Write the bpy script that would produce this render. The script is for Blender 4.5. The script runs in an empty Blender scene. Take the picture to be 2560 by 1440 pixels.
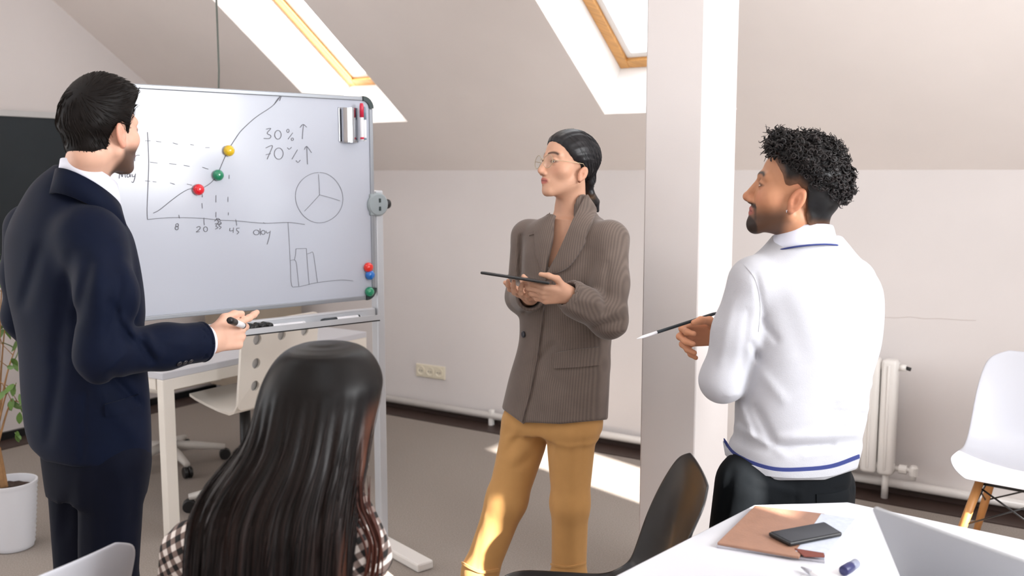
import bpy, bmesh, math, random
import numpy as np
from mathutils import Vector, Matrix
random.seed(7); rng = np.random.default_rng(7)
SC = bpy.context.scene; COL = SC.collection
PI = math.pi
# ------------------------------------------------------------------ camera
FPX, CAMH = 2400.0, 1.55
PITCH = math.atan(290 / FPX)
cam_d = bpy.data.cameras.new('camera'); cam = bpy.data.objects.new('camera', cam_d); COL.objects.link(cam)
cam_d.sensor_width = 36; cam_d.lens = FPX * 36 / 2560
cam.location = (0, 0, CAMH); cam.rotation_euler = (PI / 2 - PITCH, 0, 0)
cam_d.clip_start = 0.05
cam_d.dof.use_dof = True; cam_d.dof.focus_distance = 2.75; cam_d.dof.aperture_fstop = 3.2
SC.camera = cam
# ------------------------------------------------------------------ light
W = bpy.data.worlds.new('world'); SC.world = W; W.use_nodes = True
bg = W.node_tree.nodes['Background']; bg.inputs[0].default_value = (0.92, 0.96, 1.0, 1); bg.inputs[1].default_value = 3.2
# room axes: NV points at the long wall, UV runs along it to the right
NV = np.array([0.5489, 0.8359, 0]); UV = np.array([0.8359, -0.5489, 0]); ZV = np.array([0, 0, 1.0])
def room(u, n, z): return UV * u + NV * n + ZV * z
SUN_EL = math.radians(27)
sd = (-0.958 * UV + 0.287 * NV) * math.cos(SUN_EL) - ZV * math.sin(SUN_EL)
sun_d = bpy.data.lights.new('sun', 'SUN'); sun = bpy.data.objects.new('sun', sun_d); COL.objects.link(sun)
sun_d.energy = 26; sun_d.angle = math.radians(0.6); sun_d.color = (1.0, 0.95, 0.88)
sun.rotation_euler = Vector(sd).to_track_quat('-Z', 'Y').to_euler()
def area(name, loc, aim, sx, sy, watts, col):
    d = bpy.data.lights.new(name, 'AREA'); o = bpy.data.objects.new(name, d); COL.objects.link(o)
    d.shape = 'RECTANGLE'; d.size = sx; d.size_y = sy; d.energy = watts; d.color = col
    o.location = loc; o.rotation_euler = Vector(aim).to_track_quat('-Z', 'Y').to_euler()
    return o
# lamp added inside the right gable, standing in for window daylight
area('gable_side_fill', room(1.45, 2.1, 2.0), -UV - 0.1 * ZV, 1.4, 1.2, 85, (0.96, 0.98, 1.0))
vs = SC.view_settings
vs.view_transform = 'Standard'; vs.look = 'None'; vs.exposure = 0.33; vs.gamma = 1.0; vs.use_curve_mapping = False
# ------------------------------------------------------------------ pixel helpers (photo frame 2560x1440 -> world)
CT, ST = math.cos(PITCH), math.sin(PITCH)
def ray(px, py):
    v = (px - 1280) / FPX; w = (720 - py) / FPX
    return np.array([v, CT + w * ST, w * CT - ST])
CAM = np.array([0, 0, CAMH])
def at(px, py, Y):
    d = ray(px, py); return CAM + d * (Y / d[1])
def hitp(px, py, N, D):
    d = ray(px, py); return CAM + d * ((D - N @ CAM) / (N @ d))
def proj(p):
    q = p - CAM
    dep = q[..., 1] * CT - q[..., 2] * ST; up = q[..., 1] * ST + q[..., 2] * CT
    return 1280 + FPX * q[..., 0] / dep, 720 - FPX * up / dep
def unit(v): v = np.asarray(v, float); return v / np.linalg.norm(v)
# ------------------------------------------------------------------ materials
def lin(c): return tuple(((x / 255) / 12.92 if x / 255 <= 0.04045 else ((x / 255 + 0.055) / 1.055) ** 2.4) for x in c)
def mat(name, rgb, rough=0.5, metal=0.0, spec=0.5, noise=0.0, nscale=40, bump=0.0, bscale=200, attr=None, sheen=0.0, coat=0.0, stretch=None, sss=0.0, detail=4, trans=0.0):
    m = bpy.data.materials.new(name); m.use_nodes = True
    nt = m.node_tree; L = nt.links; N = nt.nodes; b = N['Principled BSDF']
    col = (*lin(rgb), 1)
    b.inputs['Base Color'].default_value = col; b.inputs['Roughness'].default_value = rough
    b.inputs['Metallic'].default_value = metal; b.inputs['Specular IOR Level'].default_value = spec
    if sheen: b.inputs['Sheen Weight'].default_value = sheen; b.inputs['Sheen Roughness'].default_value = 0.4
    if coat: b.inputs['Coat Weight'].default_value = coat; b.inputs['Coat Roughness'].default_value = 0.15
    if sss:
        b.inputs['Subsurface Weight'].default_value = sss; b.inputs['Subsurface Radius'].default_value = (0.012, 0.005, 0.003); b.inputs['Subsurface Scale'].default_value = 0.6
    if trans: b.inputs['Transmission Weight'].default_value = trans
    src = None
    if attr:
        a = N.new('ShaderNodeVertexColor'); a.layer_name = attr; src = a.outputs[0]
    tc = N.new('ShaderNodeTexCoord'); mp = N.new('ShaderNodeMapping'); L.new(tc.outputs['Object'], mp.inputs[0])
    if stretch: mp.inputs['Scale'].default_value = stretch
    if noise:
        n = N.new('ShaderNodeTexNoise'); n.inputs['Scale'].default_value = nscale; n.inputs['Detail'].default_value = detail; L.new(mp.outputs[0], n.inputs['Vector'])
        mr = N.new('ShaderNodeMapRange'); mr.inputs[1].default_value = 0.25; mr.inputs[2].default_value = 0.75
        mr.inputs[3].default_value = 1 - noise; mr.inputs[4].default_value = 1 + noise; L.new(n.outputs[0], mr.inputs[0])
        mx = N.new('ShaderNodeVectorMath'); mx.operation = 'SCALE'
        if src: L.new(src, mx.inputs[0])
        else: mx.inputs[0].default_value = col[:3]
        L.new(mr.outputs[0], mx.inputs['Scale']); src = mx.outputs[0]
    if src: L.new(src, b.inputs['Base Color'])
    if bump:
        n2 = N.new('ShaderNodeTexNoise'); n2.inputs['Scale'].default_value = bscale; n2.inputs['Detail'].default_value = 3; L.new(mp.outputs[0], n2.inputs['Vector'])
        bp = N.new('ShaderNodeBump'); bp.inputs['Strength'].default_value = bump; bp.inputs['Distance'].default_value = 0.002
        L.new(n2.outputs[0], bp.inputs['Height']); L.new(bp.outputs[0], b.inputs['Normal'])
    return m
def glass_mat(name, tint=(1, 1, 1), refl=0.08):
    m = bpy.data.materials.new(name); m.use_nodes = True; nt = m.node_tree; N = nt.nodes; N.remove(N['Principled BSDF'])
    t = N.new('ShaderNodeBsdfTransparent'); t.inputs[0].default_value = (*tint, 1); g = N.new('ShaderNodeBsdfGlossy'); g.inputs['Roughness'].default_value = 0.03
    mx = N.new('ShaderNodeMixShader'); mx.inputs[0].default_value = refl
    nt.links.new(t.outputs[0], mx.inputs[1]); nt.links.new(g.outputs[0], mx.inputs[2]); nt.links.new(mx.outputs[0], N['Material Output'].inputs[0])
    return m
# ------------------------------------------------------------------ object helpers
LOC = {}
def obj(name, verts, faces, m, parent=None, smooth=False, kind=None, label=None, cat=None, group=None, cols=None, origin=None, attrs=None):
    v = np.asarray(verts, np.float32).reshape(-1, 3)
    if origin is None:
        lo, hi = v.min(0), v.max(0); origin = np.array([(lo[0] + hi[0]) / 2, (lo[1] + hi[1]) / 2, lo[2]])
    origin = np.asarray(origin, float)
    me = bpy.data.meshes.new(name)
    v = v - origin.astype(np.float32)
    if isinstance(faces, np.ndarray) and faces.ndim == 2:
        nf, k = faces.shape
        me.vertices.add(len(v)); me.vertices.foreach_set('co', v.ravel())
        me.loops.add(nf * k); me.loops.foreach_set('vertex_index', faces.astype(np.int32).ravel())
        me.polygons.add(nf); me.polygons.foreach_set('loop_start', np.arange(0, nf * k, k, dtype=np.int32))
        me.update(calc_edges=True); me.validate()
    else:
        me.from_pydata(v.tolist(), [], [list(map(int, f)) for f in faces]); me.update()
    if smooth: me.polygons.foreach_set('use_smooth', np.ones(len(me.polygons), bool))
    if cols is not None:
        a = me.color_attributes.new('Col', 'FLOAT_COLOR', 'POINT')
        c = np.ones((len(v), 4), np.float32); c[:, :3] = cols; a.data.foreach_set('color', c.ravel())
    for k_, val in (attrs or {}).items():
        a = me.attributes.new(k_, 'FLOAT', 'POINT'); a.data.foreach_set('value', np.asarray(val, np.float32))
    if m is not None: me.materials.append(m)
    o = bpy.data.objects.new(name, me); COL.objects.link(o)
    return place(o, origin, parent, kind, label, cat, group)
def place(o, origin, parent=None, kind=None, label=None, cat=None, group=None):
    origin = np.asarray(origin, float); LOC[o.name] = origin
    if parent is not None:
        o.parent = parent; o.location = origin - LOC[parent.name]
    else: o.location = origin
    if kind: o['kind'] = kind
    if label: o['label'] = label
    if cat: o['category'] = cat
    if group: o['group'] = group
    return o
def thing(name, loc, label, cat, group=None, parent=None):
    o = bpy.data.objects.new(name, None); COL.objects.link(o); o.empty_display_size = 0.05
    return place(o, loc, parent, None, label, cat, group)
def frame_of(x=None, y=None, z=(0, 0, 1)):
    z = unit(z)
    if x is not None:
        x = np.asarray(x, float); x = unit(x - z * (x @ z)); y = np.cross(z, x)
    else:
        y = np.asarray(y, float); y = unit(y - z * (y @ z)); x = np.cross(y, z)
    return np.array([x, y, z])      # rows: local axes in world
class MB:                            # mesh collector
    def __init__(s): s.v = []; s.f = []
    def add(s, v, f):
        o = sum(map(len, s.v)); s.v.append(np.asarray(v, float)); s.f += [[i + o for i in q] for q in f]; return s
    def bm(s, bm):
        bm.verts.index_update(); v = [x.co[:] for x in bm.verts]; f = [[x.index for x in q.verts] for q in bm.faces]; bm.free(); return s.add(v, f)
    def box(s, c, size, R=None, bev=0.0, seg=2):
        bm = bmesh.new(); bmesh.ops.create_cube(bm, size=1); bmesh.ops.scale(bm, verts=bm.verts, vec=size)
        if bev: bmesh.ops.bevel(bm, geom=bm.edges[:], offset=bev, segments=seg, affect='EDGES', profile=0.5)
        bm.verts.index_update(); v = np.array([x.co[:] for x in bm.verts]); f = [[x.index for x in q.verts] for q in bm.faces]; bm.free()
        if R is not None: v = v @ np.asarray(R)
        return s.add(v + np.asarray(c, float), f)
    def tube(s, pts, r, n=10, cap=True, flat=None):
        pts = np.asarray(pts, float); k = len(pts); r = np.broadcast_to(np.asarray(r, float), (k,))
        tan = np.gradient(pts, axis=0) if k > 2 else np.repeat([pts[1] - pts[0]], 2, 0)
        tan /= np.linalg.norm(tan, axis=1)[:, None] + 1e-12
        ref = np.array([0, 0, 1.0]) if abs(tan[0][2]) < 0.9 else np.array([1.0, 0, 0])
        a = unit(np.cross(tan[0], ref)); V = []
        for i in range(k):
            a = unit(a - tan[i] * (a @ tan[i])); b = np.cross(tan[i], a)
            th = np.arange(n) * 2 * PI / n
            V.append(pts[i] + r[i] * (np.cos(th)[:, None] * a + np.sin(th)[:, None] * b))
        F = [[i * n + j, i * n + (j + 1) % n, (i + 1) * n + (j + 1) % n, (i + 1) * n + j] for i in range(k - 1) for j in range(n)]
        if cap: F += [list(range(n))[::-1], [(k - 1) * n + j for j in range(n)]]
        return s.add(np.concatenate(V), F)
    def lathe(s, c, prof, n=32, R=None, caps=True):
        th = np.arange(n) * 2 * PI / n; V = []
        for r, z in prof: V.append(np.stack([r * np.cos(th), r * np.sin(th), np.full(n, z)], 1))
        V = np.concatenate(V); k = len(prof)
        F = [[i * n + j, i * n + (j + 1) % n, (i + 1) * n + (j + 1) % n, (i + 1) * n + j] for i in range(k - 1) for j in range(n)]
        if caps: F += [list(range(n))[::-1], [(k - 1) * n + j for j in range(n)]]
        if R is not None: V = V @ np.asarray(R)
        return s.add(V + np.asarray(c, float), F)
    def sphere(s, c, r, n=16, R=None):
        prof = [(max(1e-4, math.sin(t)), -math.cos(t)) for t in np.linspace(0, PI, n // 2 + 1)]
        r = np.broadcast_to(np.asarray(r, float), (3,)); th = np.arange(n) * 2 * PI / n
        V = np.concatenate([np.stack([a * np.cos(th), a * np.sin(th), np.full(n, z)], 1) for a, z in prof]) * r
        k = len(prof); F = [[i * n + j, i * n + (j + 1) % n, (i + 1) * n + (j + 1) % n, (i + 1) * n + j] for i in range(k - 1) for j in range(n)] + [list(range(n))[::-1], [(k - 1) * n + j for j in range(n)]]
        if R is not None: V = V @ np.asarray(R)
        return s.add(V + np.asarray(c, float), F)
    def prism(s, poly, z0, z1, to=None, bev=0.0):     # poly: list of (x,y), extruded z0..z1; to: function local->world
        bm = bmesh.new(); vs_ = [bm.verts.new((x, y, z0)) for x, y in poly]; f = bm.faces.new(vs_)
        r = bmesh.ops.extrude_face_region(bm, geom=[f]); bmesh.ops.translate(bm, verts=[g for g in r['geom'] if isinstance(g, bmesh.types.BMVert)], vec=(0, 0, z1 - z0))
        bmesh.ops.recalc_face_normals(bm, faces=bm.faces)
        if bev: bmesh.ops.bevel(bm, geom=bm.edges[:], offset=bev, segments=2, affect='EDGES', profile=0.5)
        bm.verts.index_update(); v = np.array([x.co[:] for x in bm.verts]); fs = [[x.index for x in q.verts] for q in bm.faces]; bm.free()
        if to is not None: v = np.array([to(*p) for p in v])
        return s.add(v, fs)
    def make(s, name, m, parent=None, smooth=False, **k):
        return obj(name, np.concatenate(s.v), s.f, m, parent, smooth, **k)
def autosmooth(o, ang=40):
    me = o.data; me.polygons.foreach_set('use_smooth', np.ones(len(me.polygons), bool))
    bm = bmesh.new(); bm.from_mesh(me)
    for e in bm.edges:
        if len(e.link_faces) == 2 and e.calc_face_angle(0) > math.radians(ang): e.smooth = False
    bm.to_mesh(me); bm.free(); return o
# ================================================================== the room
M = {}
M['wall'] = mat('painted_wall', (216, 210, 208), 0.75, spec=0.25, noise=0.02, nscale=3, bump=0.08, bscale=260)
M['ceil'] = mat('painted_slope', (236, 228, 223), 0.75, spec=0.25, noise=0.02, nscale=3, bump=0.08, bscale=260)
M['white'] = mat('white_paint', (242, 241, 240), 0.55, noise=0.01, nscale=8)
M['carpet'] = mat('grey_carpet', (152, 143, 136), 0.95, spec=0.1, noise=0.22, nscale=180, bump=0.5, bscale=420, detail=8)
M['dark_base'] = mat('dark_skirting', (58, 42, 36), 0.5, noise=0.1, nscale=20)
M['pine'] = mat('pine_wood', (214, 158, 92), 0.45, noise=0.18, nscale=9, stretch=(1, 14, 1), coat=0.2)
M['glass'] = glass_mat('window_glass')
M['rad'] = mat('radiator_enamel', (226, 222, 218), 0.35, coat=0.3)
M['black'] = mat('black_plastic', (22, 22, 24), 0.4)
DW, SEAM, ROOF = 4.80, 1.56, math.radians(35)
LW, RW = -5.46, 1.6
SV = -NV * math.cos(ROOF) + ZV * math.sin(ROOF); RN = NV * math.sin(ROOF) + ZV * math.cos(ROOF)
def roofp(u, s, t=0.0): return UV * u + NV * DW + ZV * SEAM + SV * s + RN * t
def slab(name, pts, nrm, th, m, kind='structure', **k):   # polygon + thickness away along nrm
    pts = np.asarray(pts, float); q = pts + np.asarray(nrm) * th; n = len(pts)
    F = [list(range(n)), [n + i for i in range(n)][::-1]] + [[i, n + i, n + (i + 1) % n, (i + 1) % n] for i in range(n)]
    return obj(name, np.concatenate([pts, q]), F, m, kind=kind, **k)
slab('floor', [room(LW - .1, DW + .1, 0), room(RW + .1, DW + .1, 0), room(RW + .1, -2.4, 0), room(LW - .1, -2.4, 0)], -ZV, 0.1, M['carpet'], label='grey brown looped carpet floor of the attic office')
slab('wall_back', [room(LW, DW, 0), room(RW, DW, 0), room(RW, DW, SEAM), room(LW, DW, SEAM)], NV, 0.2, M['wall'], label='pale pinkish knee wall under the sloping ceiling')
MB().tube([hitp(x, y, NV, DW - .0003) for x, y in ((2205, 793), (2240, 795), (2275, 792), (2310, 797), (2350, 796), (2400, 800), (2440, 801))], .0011, 5).make('hairline_crack', mat('crack_grey', (190, 178, 172), .9), bpy.data.objects['wall_back'], label='fine crack in the plaster')
def gable(u, n0):   # profile from n0 to wall
    top = SEAM + math.tan(ROOF) * (DW - n0)
    return [room(u, DW, 0), room(u, DW, SEAM), room(u, n0, top), room(u, n0, 0)]
slab('wall_left', gable(LW, 0.4), -UV, 0.2, M['wall'], label='beige gable wall with the dark blackboard')
# right gable (outside the picture): two narrow sun windows, a wide opening added for floor bounce
ZH = 2.54
def gable_right():
    mb = MB()
    def blk(n0, n1, z0, z1): mb.box(room(RW + .1, (n0 + n1) / 2, (z0 + z1) / 2), (0.2, n1 - n0, z1 - z0), R=[UV, NV, ZV])
    for n0, n1, z0, z1 in ((-2.4, -2.1, 0, 4.8), (-2.1, -.4, 0, .5), (-2.1, -.4, 2.4, 4.8), (-.4, 1.40, 0, 4.8), (1.40, 1.585, 0, 1.95), (1.40, 1.585, 2.36, 4.8), (1.585, 2.88, 0, 4.8), (2.88, 3.36, 0, 0.9), (2.88, 3.36, ZH, 4.8), (3.36, 5.0, 0, 4.8)):
        blk(n0, n1, z0, z1)
    return mb.make('wall_right', M['wall'], kind='structure', label='right gable wall with narrow window openings and an added wide sun opening')
gable_right()
# roof slope with two openings
S1 = 0.49; S2 = 2.75; RD = 0.30; SMAX = 4.2
W1 = (-4.215, -3.615); W2 = (-2.325, -1.626)
def ceiling():
    mb = MB()
    us = [LW - .1, W1[0], W1[1], W2[0], W2[1], RW + .1]; ss = [-0.02, S1, S2, SMAX]
    for i in range(5):
        for j in range(3):
            if i in (1, 3) and j == 1: continue
            c = roofp((us[i] + us[i + 1]) / 2, (ss[j] + ss[j + 1]) / 2, 0.02)
            mb.box(c, (us[i + 1] - us[i], ss[j + 1] - ss[j], 0.04), R=[UV, SV, RN])
    return mb.make('ceiling', M['ceil'], kind='structure', label='sloping attic ceiling with two roof windows')
ceiling()
# the other roof slope, behind the viewer, with two wide roof windows
NR_, ZR_ = DW - SMAX * math.cos(ROOF), SEAM + SMAX * math.sin(ROOF)
def rear_slope():
    mb = MB(); S2_ = -NV * math.cos(ROOF) - ZV * math.sin(ROOF); N2_ = -NV * math.sin(ROOF) + ZV * math.cos(ROOF)
    us = [LW - .1, -3.7, -2.6, -.9, .3, RW + .1]; ss = [0, .7, 1.7, 4.3]
    for i in range(5):
        for j in range(3):
            if i in (1, 3) and j == 1: continue
            c = UV * (us[i] + us[i + 1]) / 2 + NV * NR_ + ZV * ZR_ + S2_ * (ss[j] + ss[j + 1]) / 2 + N2_ * .02
            mb.box(c, (us[i + 1] - us[i], ss[j + 1] - ss[j], .04), R=[UV, S2_, N2_])
    return mb.make('ceiling_rear', M['ceil'], kind='structure', label='opposite roof slope behind the viewer')
rear_slope()
MB().box(room((LW + RW) / 2, NR_ - 4.3 * math.cos(ROOF), .80), (RW - LW + .4, .15, 1.6), R=[UV, NV, ZV]).make('wall_rear', M['wall'], kind='structure', label='low wall behind the viewer')
for k, (a, b) in enumerate((W1, W2)):
    mb = MB(); t0, t1 = 0.04, RD + .06; tc = (t0 + t1) / 2; th = t1 - t0
    for (uc, sc_, su, ss_) in ((a - .02, (S1 + S2) / 2, .04, S2 - S1 + .08), (b + .02, (S1 + S2) / 2, .04, S2 - S1 + .08), ((a + b) / 2, S1 - .02, b - a, .04), ((a + b) / 2, S2 + .02, b - a, .04)):
        mb.box(roofp(uc, sc_, tc), (su, ss_, th), R=[UV, SV, RN])
    w = mb.make('window_%d' % (k + 1), M['white'], kind='structure', label='roof window in a deep white reveal, ' + ('above the whiteboard', 'partly hidden by the column')[k])
    fw = 0.055
    f = MB()
    for (uc, sc_, su, ss_) in ((a + fw / 2, (S1 + S2) / 2, fw, S2 - S1), (b - fw / 2, (S1 + S2) / 2, fw, S2 - S1), ((a + b) / 2, S1 + fw / 2, b - a - 2 * fw, fw), ((a + b) / 2, S2 - fw / 2, b - a - 2 * fw, fw)):
        f.box(roofp(uc, sc_, RD + .02), (su, ss_, 0.05), R=[UV, SV, RN], bev=.004)
    f.make('frame', M['pine'], w, label='pine wood window frame')
    f = MB(); fw2 = .035
    a2, b2, s1, s2 = a + fw, b - fw, S1 + fw, S2 - fw
    for (uc, sc_, su, ss_) in ((a2 + fw2 / 2, (s1 + s2) / 2, fw2, s2 - s1), (b2 - fw2 / 2, (s1 + s2) / 2, fw2, s2 - s1), ((a2 + b2) / 2, s1 + fw2 / 2, b2 - a2 - 2 * fw2, fw2), ((a2 + b2) / 2, s2 - fw2 / 2, b2 - a2 - 2 * fw2, fw2)):
        f.box(roofp(uc, sc_, RD + .035), (su, ss_, 0.04), R=[UV, SV, RN], bev=.003)
    f.make('sash', M['white'], w, label='white painted window sash')
    MB().box(roofp((a + b) / 2, (s1 + s2) / 2, RD + .045), (b2 - a2, s2 - s1, .006), R=[UV, SV, RN]).make('pane', M['glass'], w)
# column
cb = hitp(1606, 720, UV * 0 + np.array([0, 1.0, 0]), 3.28)
def column():
    p = np.array([cb[0], cb[1], 0]); su, sn = 0.205, 0.31
    zt = SEAM + math.tan(ROOF) * (DW - p @ NV) + .1
    c = p + UV * su / 2 + NV * sn / 2 + ZV * zt / 2
    return MB().box(c, (su, sn, zt), R=[UV, NV, ZV], bev=.006).make('pillar', M['wall'], kind='structure', label='square painted column between the two standing listeners')
column()
# skirting and heating pipe along the long wall
MB().box(room((LW + RW) / 2, DW - .011, .025), (RW - LW, .02, .05), R=[UV, NV, ZV]).make('baseboard_back', M['dark_base'], kind='structure')
MB().box(room(LW + .011, 2.6, .025), (.02, 4.3, .05), R=[UV, NV, ZV]).make('baseboard_left', M['black'], kind='structure')
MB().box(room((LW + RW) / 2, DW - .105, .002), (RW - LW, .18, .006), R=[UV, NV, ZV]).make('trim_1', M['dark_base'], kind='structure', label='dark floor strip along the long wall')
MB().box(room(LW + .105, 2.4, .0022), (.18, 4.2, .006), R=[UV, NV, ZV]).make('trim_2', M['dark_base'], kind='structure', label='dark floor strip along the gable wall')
hp = thing('heating_pipe', room(-1.5, DW - .05, 0), 'white heating pipe running low along the back wall on short feet', 'pipe')
mb = MB(); mb.tube([room(-5.3, DW - .05, .062), room(1.55, DW - .05, .062)], .022, 14); mb.make('pipe', M['rad'], hp, True)
for u in (-4.75, -3.27, -1.47, .3):
    MB().box(room(u, DW - .05, .05), (.024, .034, .10), R=[UV, NV, ZV], bev=.003).make('support', M['rad'], hp)
# blackboard on the left wall
def lw(px, py): return hitp(px, py, UV, LW + .012)
def blackboard():
    p0 = lw(0, 290); n1 = lw(190, 300) @ NV; z1 = p0[2]; n0 = n1 - 1.7; z0 = 1.02
    r = thing('blackboard', room(LW + .01, (n0 + n1) / 2, z0), 'dark slate blackboard with light frame on the left wall', 'blackboard')
    MB().box(room(LW + .016, (n0 + n1) / 2, (z0 + z1) / 2), (.016, n1 - n0, z1 - z0), R=[UV, NV, ZV]).make('board', mat('slate', (28, 38, 44), 0.6, noise=.1, nscale=6), r)
    M['bbframe'] = mat('pale_frame', (196, 196, 196), 0.4)
    w = .035
    for (nc, zc, sn, sz) in (((n0 + n1) / 2, z1 + w / 2, n1 - n0 + 2 * w, w), ((n0 + n1) / 2, z0 - w / 2, n1 - n0 + 2 * w, w), (n0 - w / 2, (z0 + z1) / 2, w, z1 - z0), (n1 + w / 2, (z0 + z1) / 2, w, z1 - z0)):
        MB().box(room(LW + .02, nc, zc), (.03, sn, sz), R=[UV, NV, ZV], bev=.003).make('frame_rail', M['bbframe'], r)
blackboard()
# triple socket
def socket():
    c = hitp(1075, 929, NV, DW - .012); u0, z0 = c @ UV, c[2]
    r = thing('wall_socket', room(u0, DW, z0), 'cream triple power socket on the wall beside the woman in brown', 'socket')
    mm = mat('cream_plastic', (226, 217, 196), 0.35); wd = .235; 
    MB().box(room(u0, DW - .006, z0), (wd, .012, .085), R=[UV, NV, ZV], bev=.004).make('cover_plate', mm, r)
    for k in (-1, 0, 1):
        s = MB(); R = frame_of(z=-NV, x=UV)
        s.lathe(room(u0 + k * .074, DW - .012, z0), [(.031, 0), (.031, .004), (.024, .004), (.021, -.004 + .0045)], 24, R=R)
        so = s.make('socket_ring', mm, r)
        h = MB()
        for q in (-1, 1): h.lathe(room(u0 + k * .074 + q * .0095, DW - .0165, z0), [(.0035, 0), (.0035, .0012)], 10, R=R)
        h.make('contact_hole', M['black'], so)
socket()
# radiator
def radiator():
    nR = DW - .12
    p = hitp(2250, 900, NV, nR); ur = p @ UV; zt = p[2]; zb = zt - .555
    r = thing('radiator', room(ur - .2, nR, zb), 'white sectioned radiator on the wall behind the man in white', 'radiator')
    wsec = .078
    for k in range(6):
        uc = ur - wsec * (k + .5)
        s = MB(); s.box(room(uc, nR, (zt + zb) / 2), (wsec - .006, .08, zt - zb), R=[UV, NV, ZV], bev=.018, seg=3)
        s.box(room(uc, nR, (zt + zb) / 2), (.012, .092, zt - zb - .05), R=[UV, NV, ZV], bev=.004)
        autosmooth(s.make('section', M['rad'], r), 50)
    for z in (zt - .035, zb + .035):
        MB().tube([room(ur - wsec * 6, nR, z), room(ur, nR, z)], .021, 12).make('manifold', M['rad'], r, True)
    v = MB(); v.tube([room(ur, nR, zt - .035), room(ur + .03, nR, zt - .035)], .016, 10); v.make('vent_plug', M['rad'], r, True)
    MB().tube([room(ur + .028, nR, zt - .035), room(ur + .05, nR, zt - .04)], .009, 8).make('bleed_key', M['black'], r, True)
    v = MB(); v.tube([room(ur, nR, zb + .035), room(ur + .07, nR, zb + .035), room(ur + .085, nR, zb + .02), room(ur + .085, nR, .115)], .012, 10)
    v.make('feed_pipe', M['rad'], r, True)
    v = MB(); v.lathe(room(ur + .035, nR, zb + .035), [(.014, -.015), (.022, -.015), (.022, .02), (.014, .02)], 12, R=frame_of(z=UV, x=ZV)); v.lathe(room(ur + .085, nR, zb + .03), [(.015, -.02), (.02, -.018), (.02, .02), (.014, .03)], 12)
    v.make('valve', M['rad'], r)
    MB().tube([room(ur - .04, nR, zb + .03), room(ur - .04, nR, .0)], .016, 10).make('leg', M['rad'], r, True)
radiator()
# lamp cord hanging behind the whiteboard
def cord():
    Y = 4.35; top = at(541, 0, Y); p = top.copy(); n = p @ NV; u = p @ UV
    zt = SEAM + math.tan(ROOF) * (DW - n); bot = at(543, 215, Y)
    r = thing('pendant_lamp', (p[0], p[1], bot[2] - .25), 'dark pendant lamp cord hanging behind the whiteboard', 'lamp')
    MB().tube([(p[0], p[1], zt), (p[0], p[1], 2.0), (bot[0], bot[1], bot[2] - .12)], .0042, 8).make('cord', mat('grey_cord', (92, 98, 92), .6), r, True)
    MB().lathe((p[0], p[1], zt - .05), [(.01, 0), (.045, .02), (.05, .05)], 20).make('ceiling_rose', M['white'], r, True)
    MB().lathe((bot[0], bot[1], bot[2] - .2), [(.016, 0), (.02, .01), (.02, .06), (.008, .085)], 16).make('bulb_holder', M['black'], r, True)
    MB().sphere((bot[0], bot[1], bot[2] - .235), (.03, .03, .042), 16).make('bulb', mat('opal_glass', (235, 232, 225), .2), r, True)
cord()
# ================================================================== whiteboard on its stand
BD = unit([0.77, 0.638, 0]); BN = np.array([BD[1], -BD[0], 0])        # along the board / towards the viewers
M['alu'] = mat('brushed_aluminium', (202, 205, 210), .38, metal=.35)
M['alu_frame'] = mat('anodised_frame', (150, 154, 160), .38, metal=.45)
M['grey_plastic'] = mat('grey_plastic', (150, 160, 164), .45)
M['corner'] = mat('dark_corner_plastic', (44, 58, 58), .45)
M['wb'] = mat('whiteboard_enamel', (186, 191, 203), .16, spec=.45, noise=.015, nscale=2)
M['ink'] = mat('grey_marker_ink', (98, 98, 106), .6)
B_TR = at(930, 243, 3.80); BZ1, BZ0 = B_TR[2], 1.048; BWID = 1.085
def bp(a, z, d=0.0): return np.array([B_TR[0], B_TR[1], 0]) + BD * a + ZV * z + BN * d      # a<=0 along board from right edge
bD = BN @ B_TR
def bpx(px, py, d=.0016): return hitp(px, py, BN, bD + d)
RB = [BD, -BN, ZV]
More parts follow.
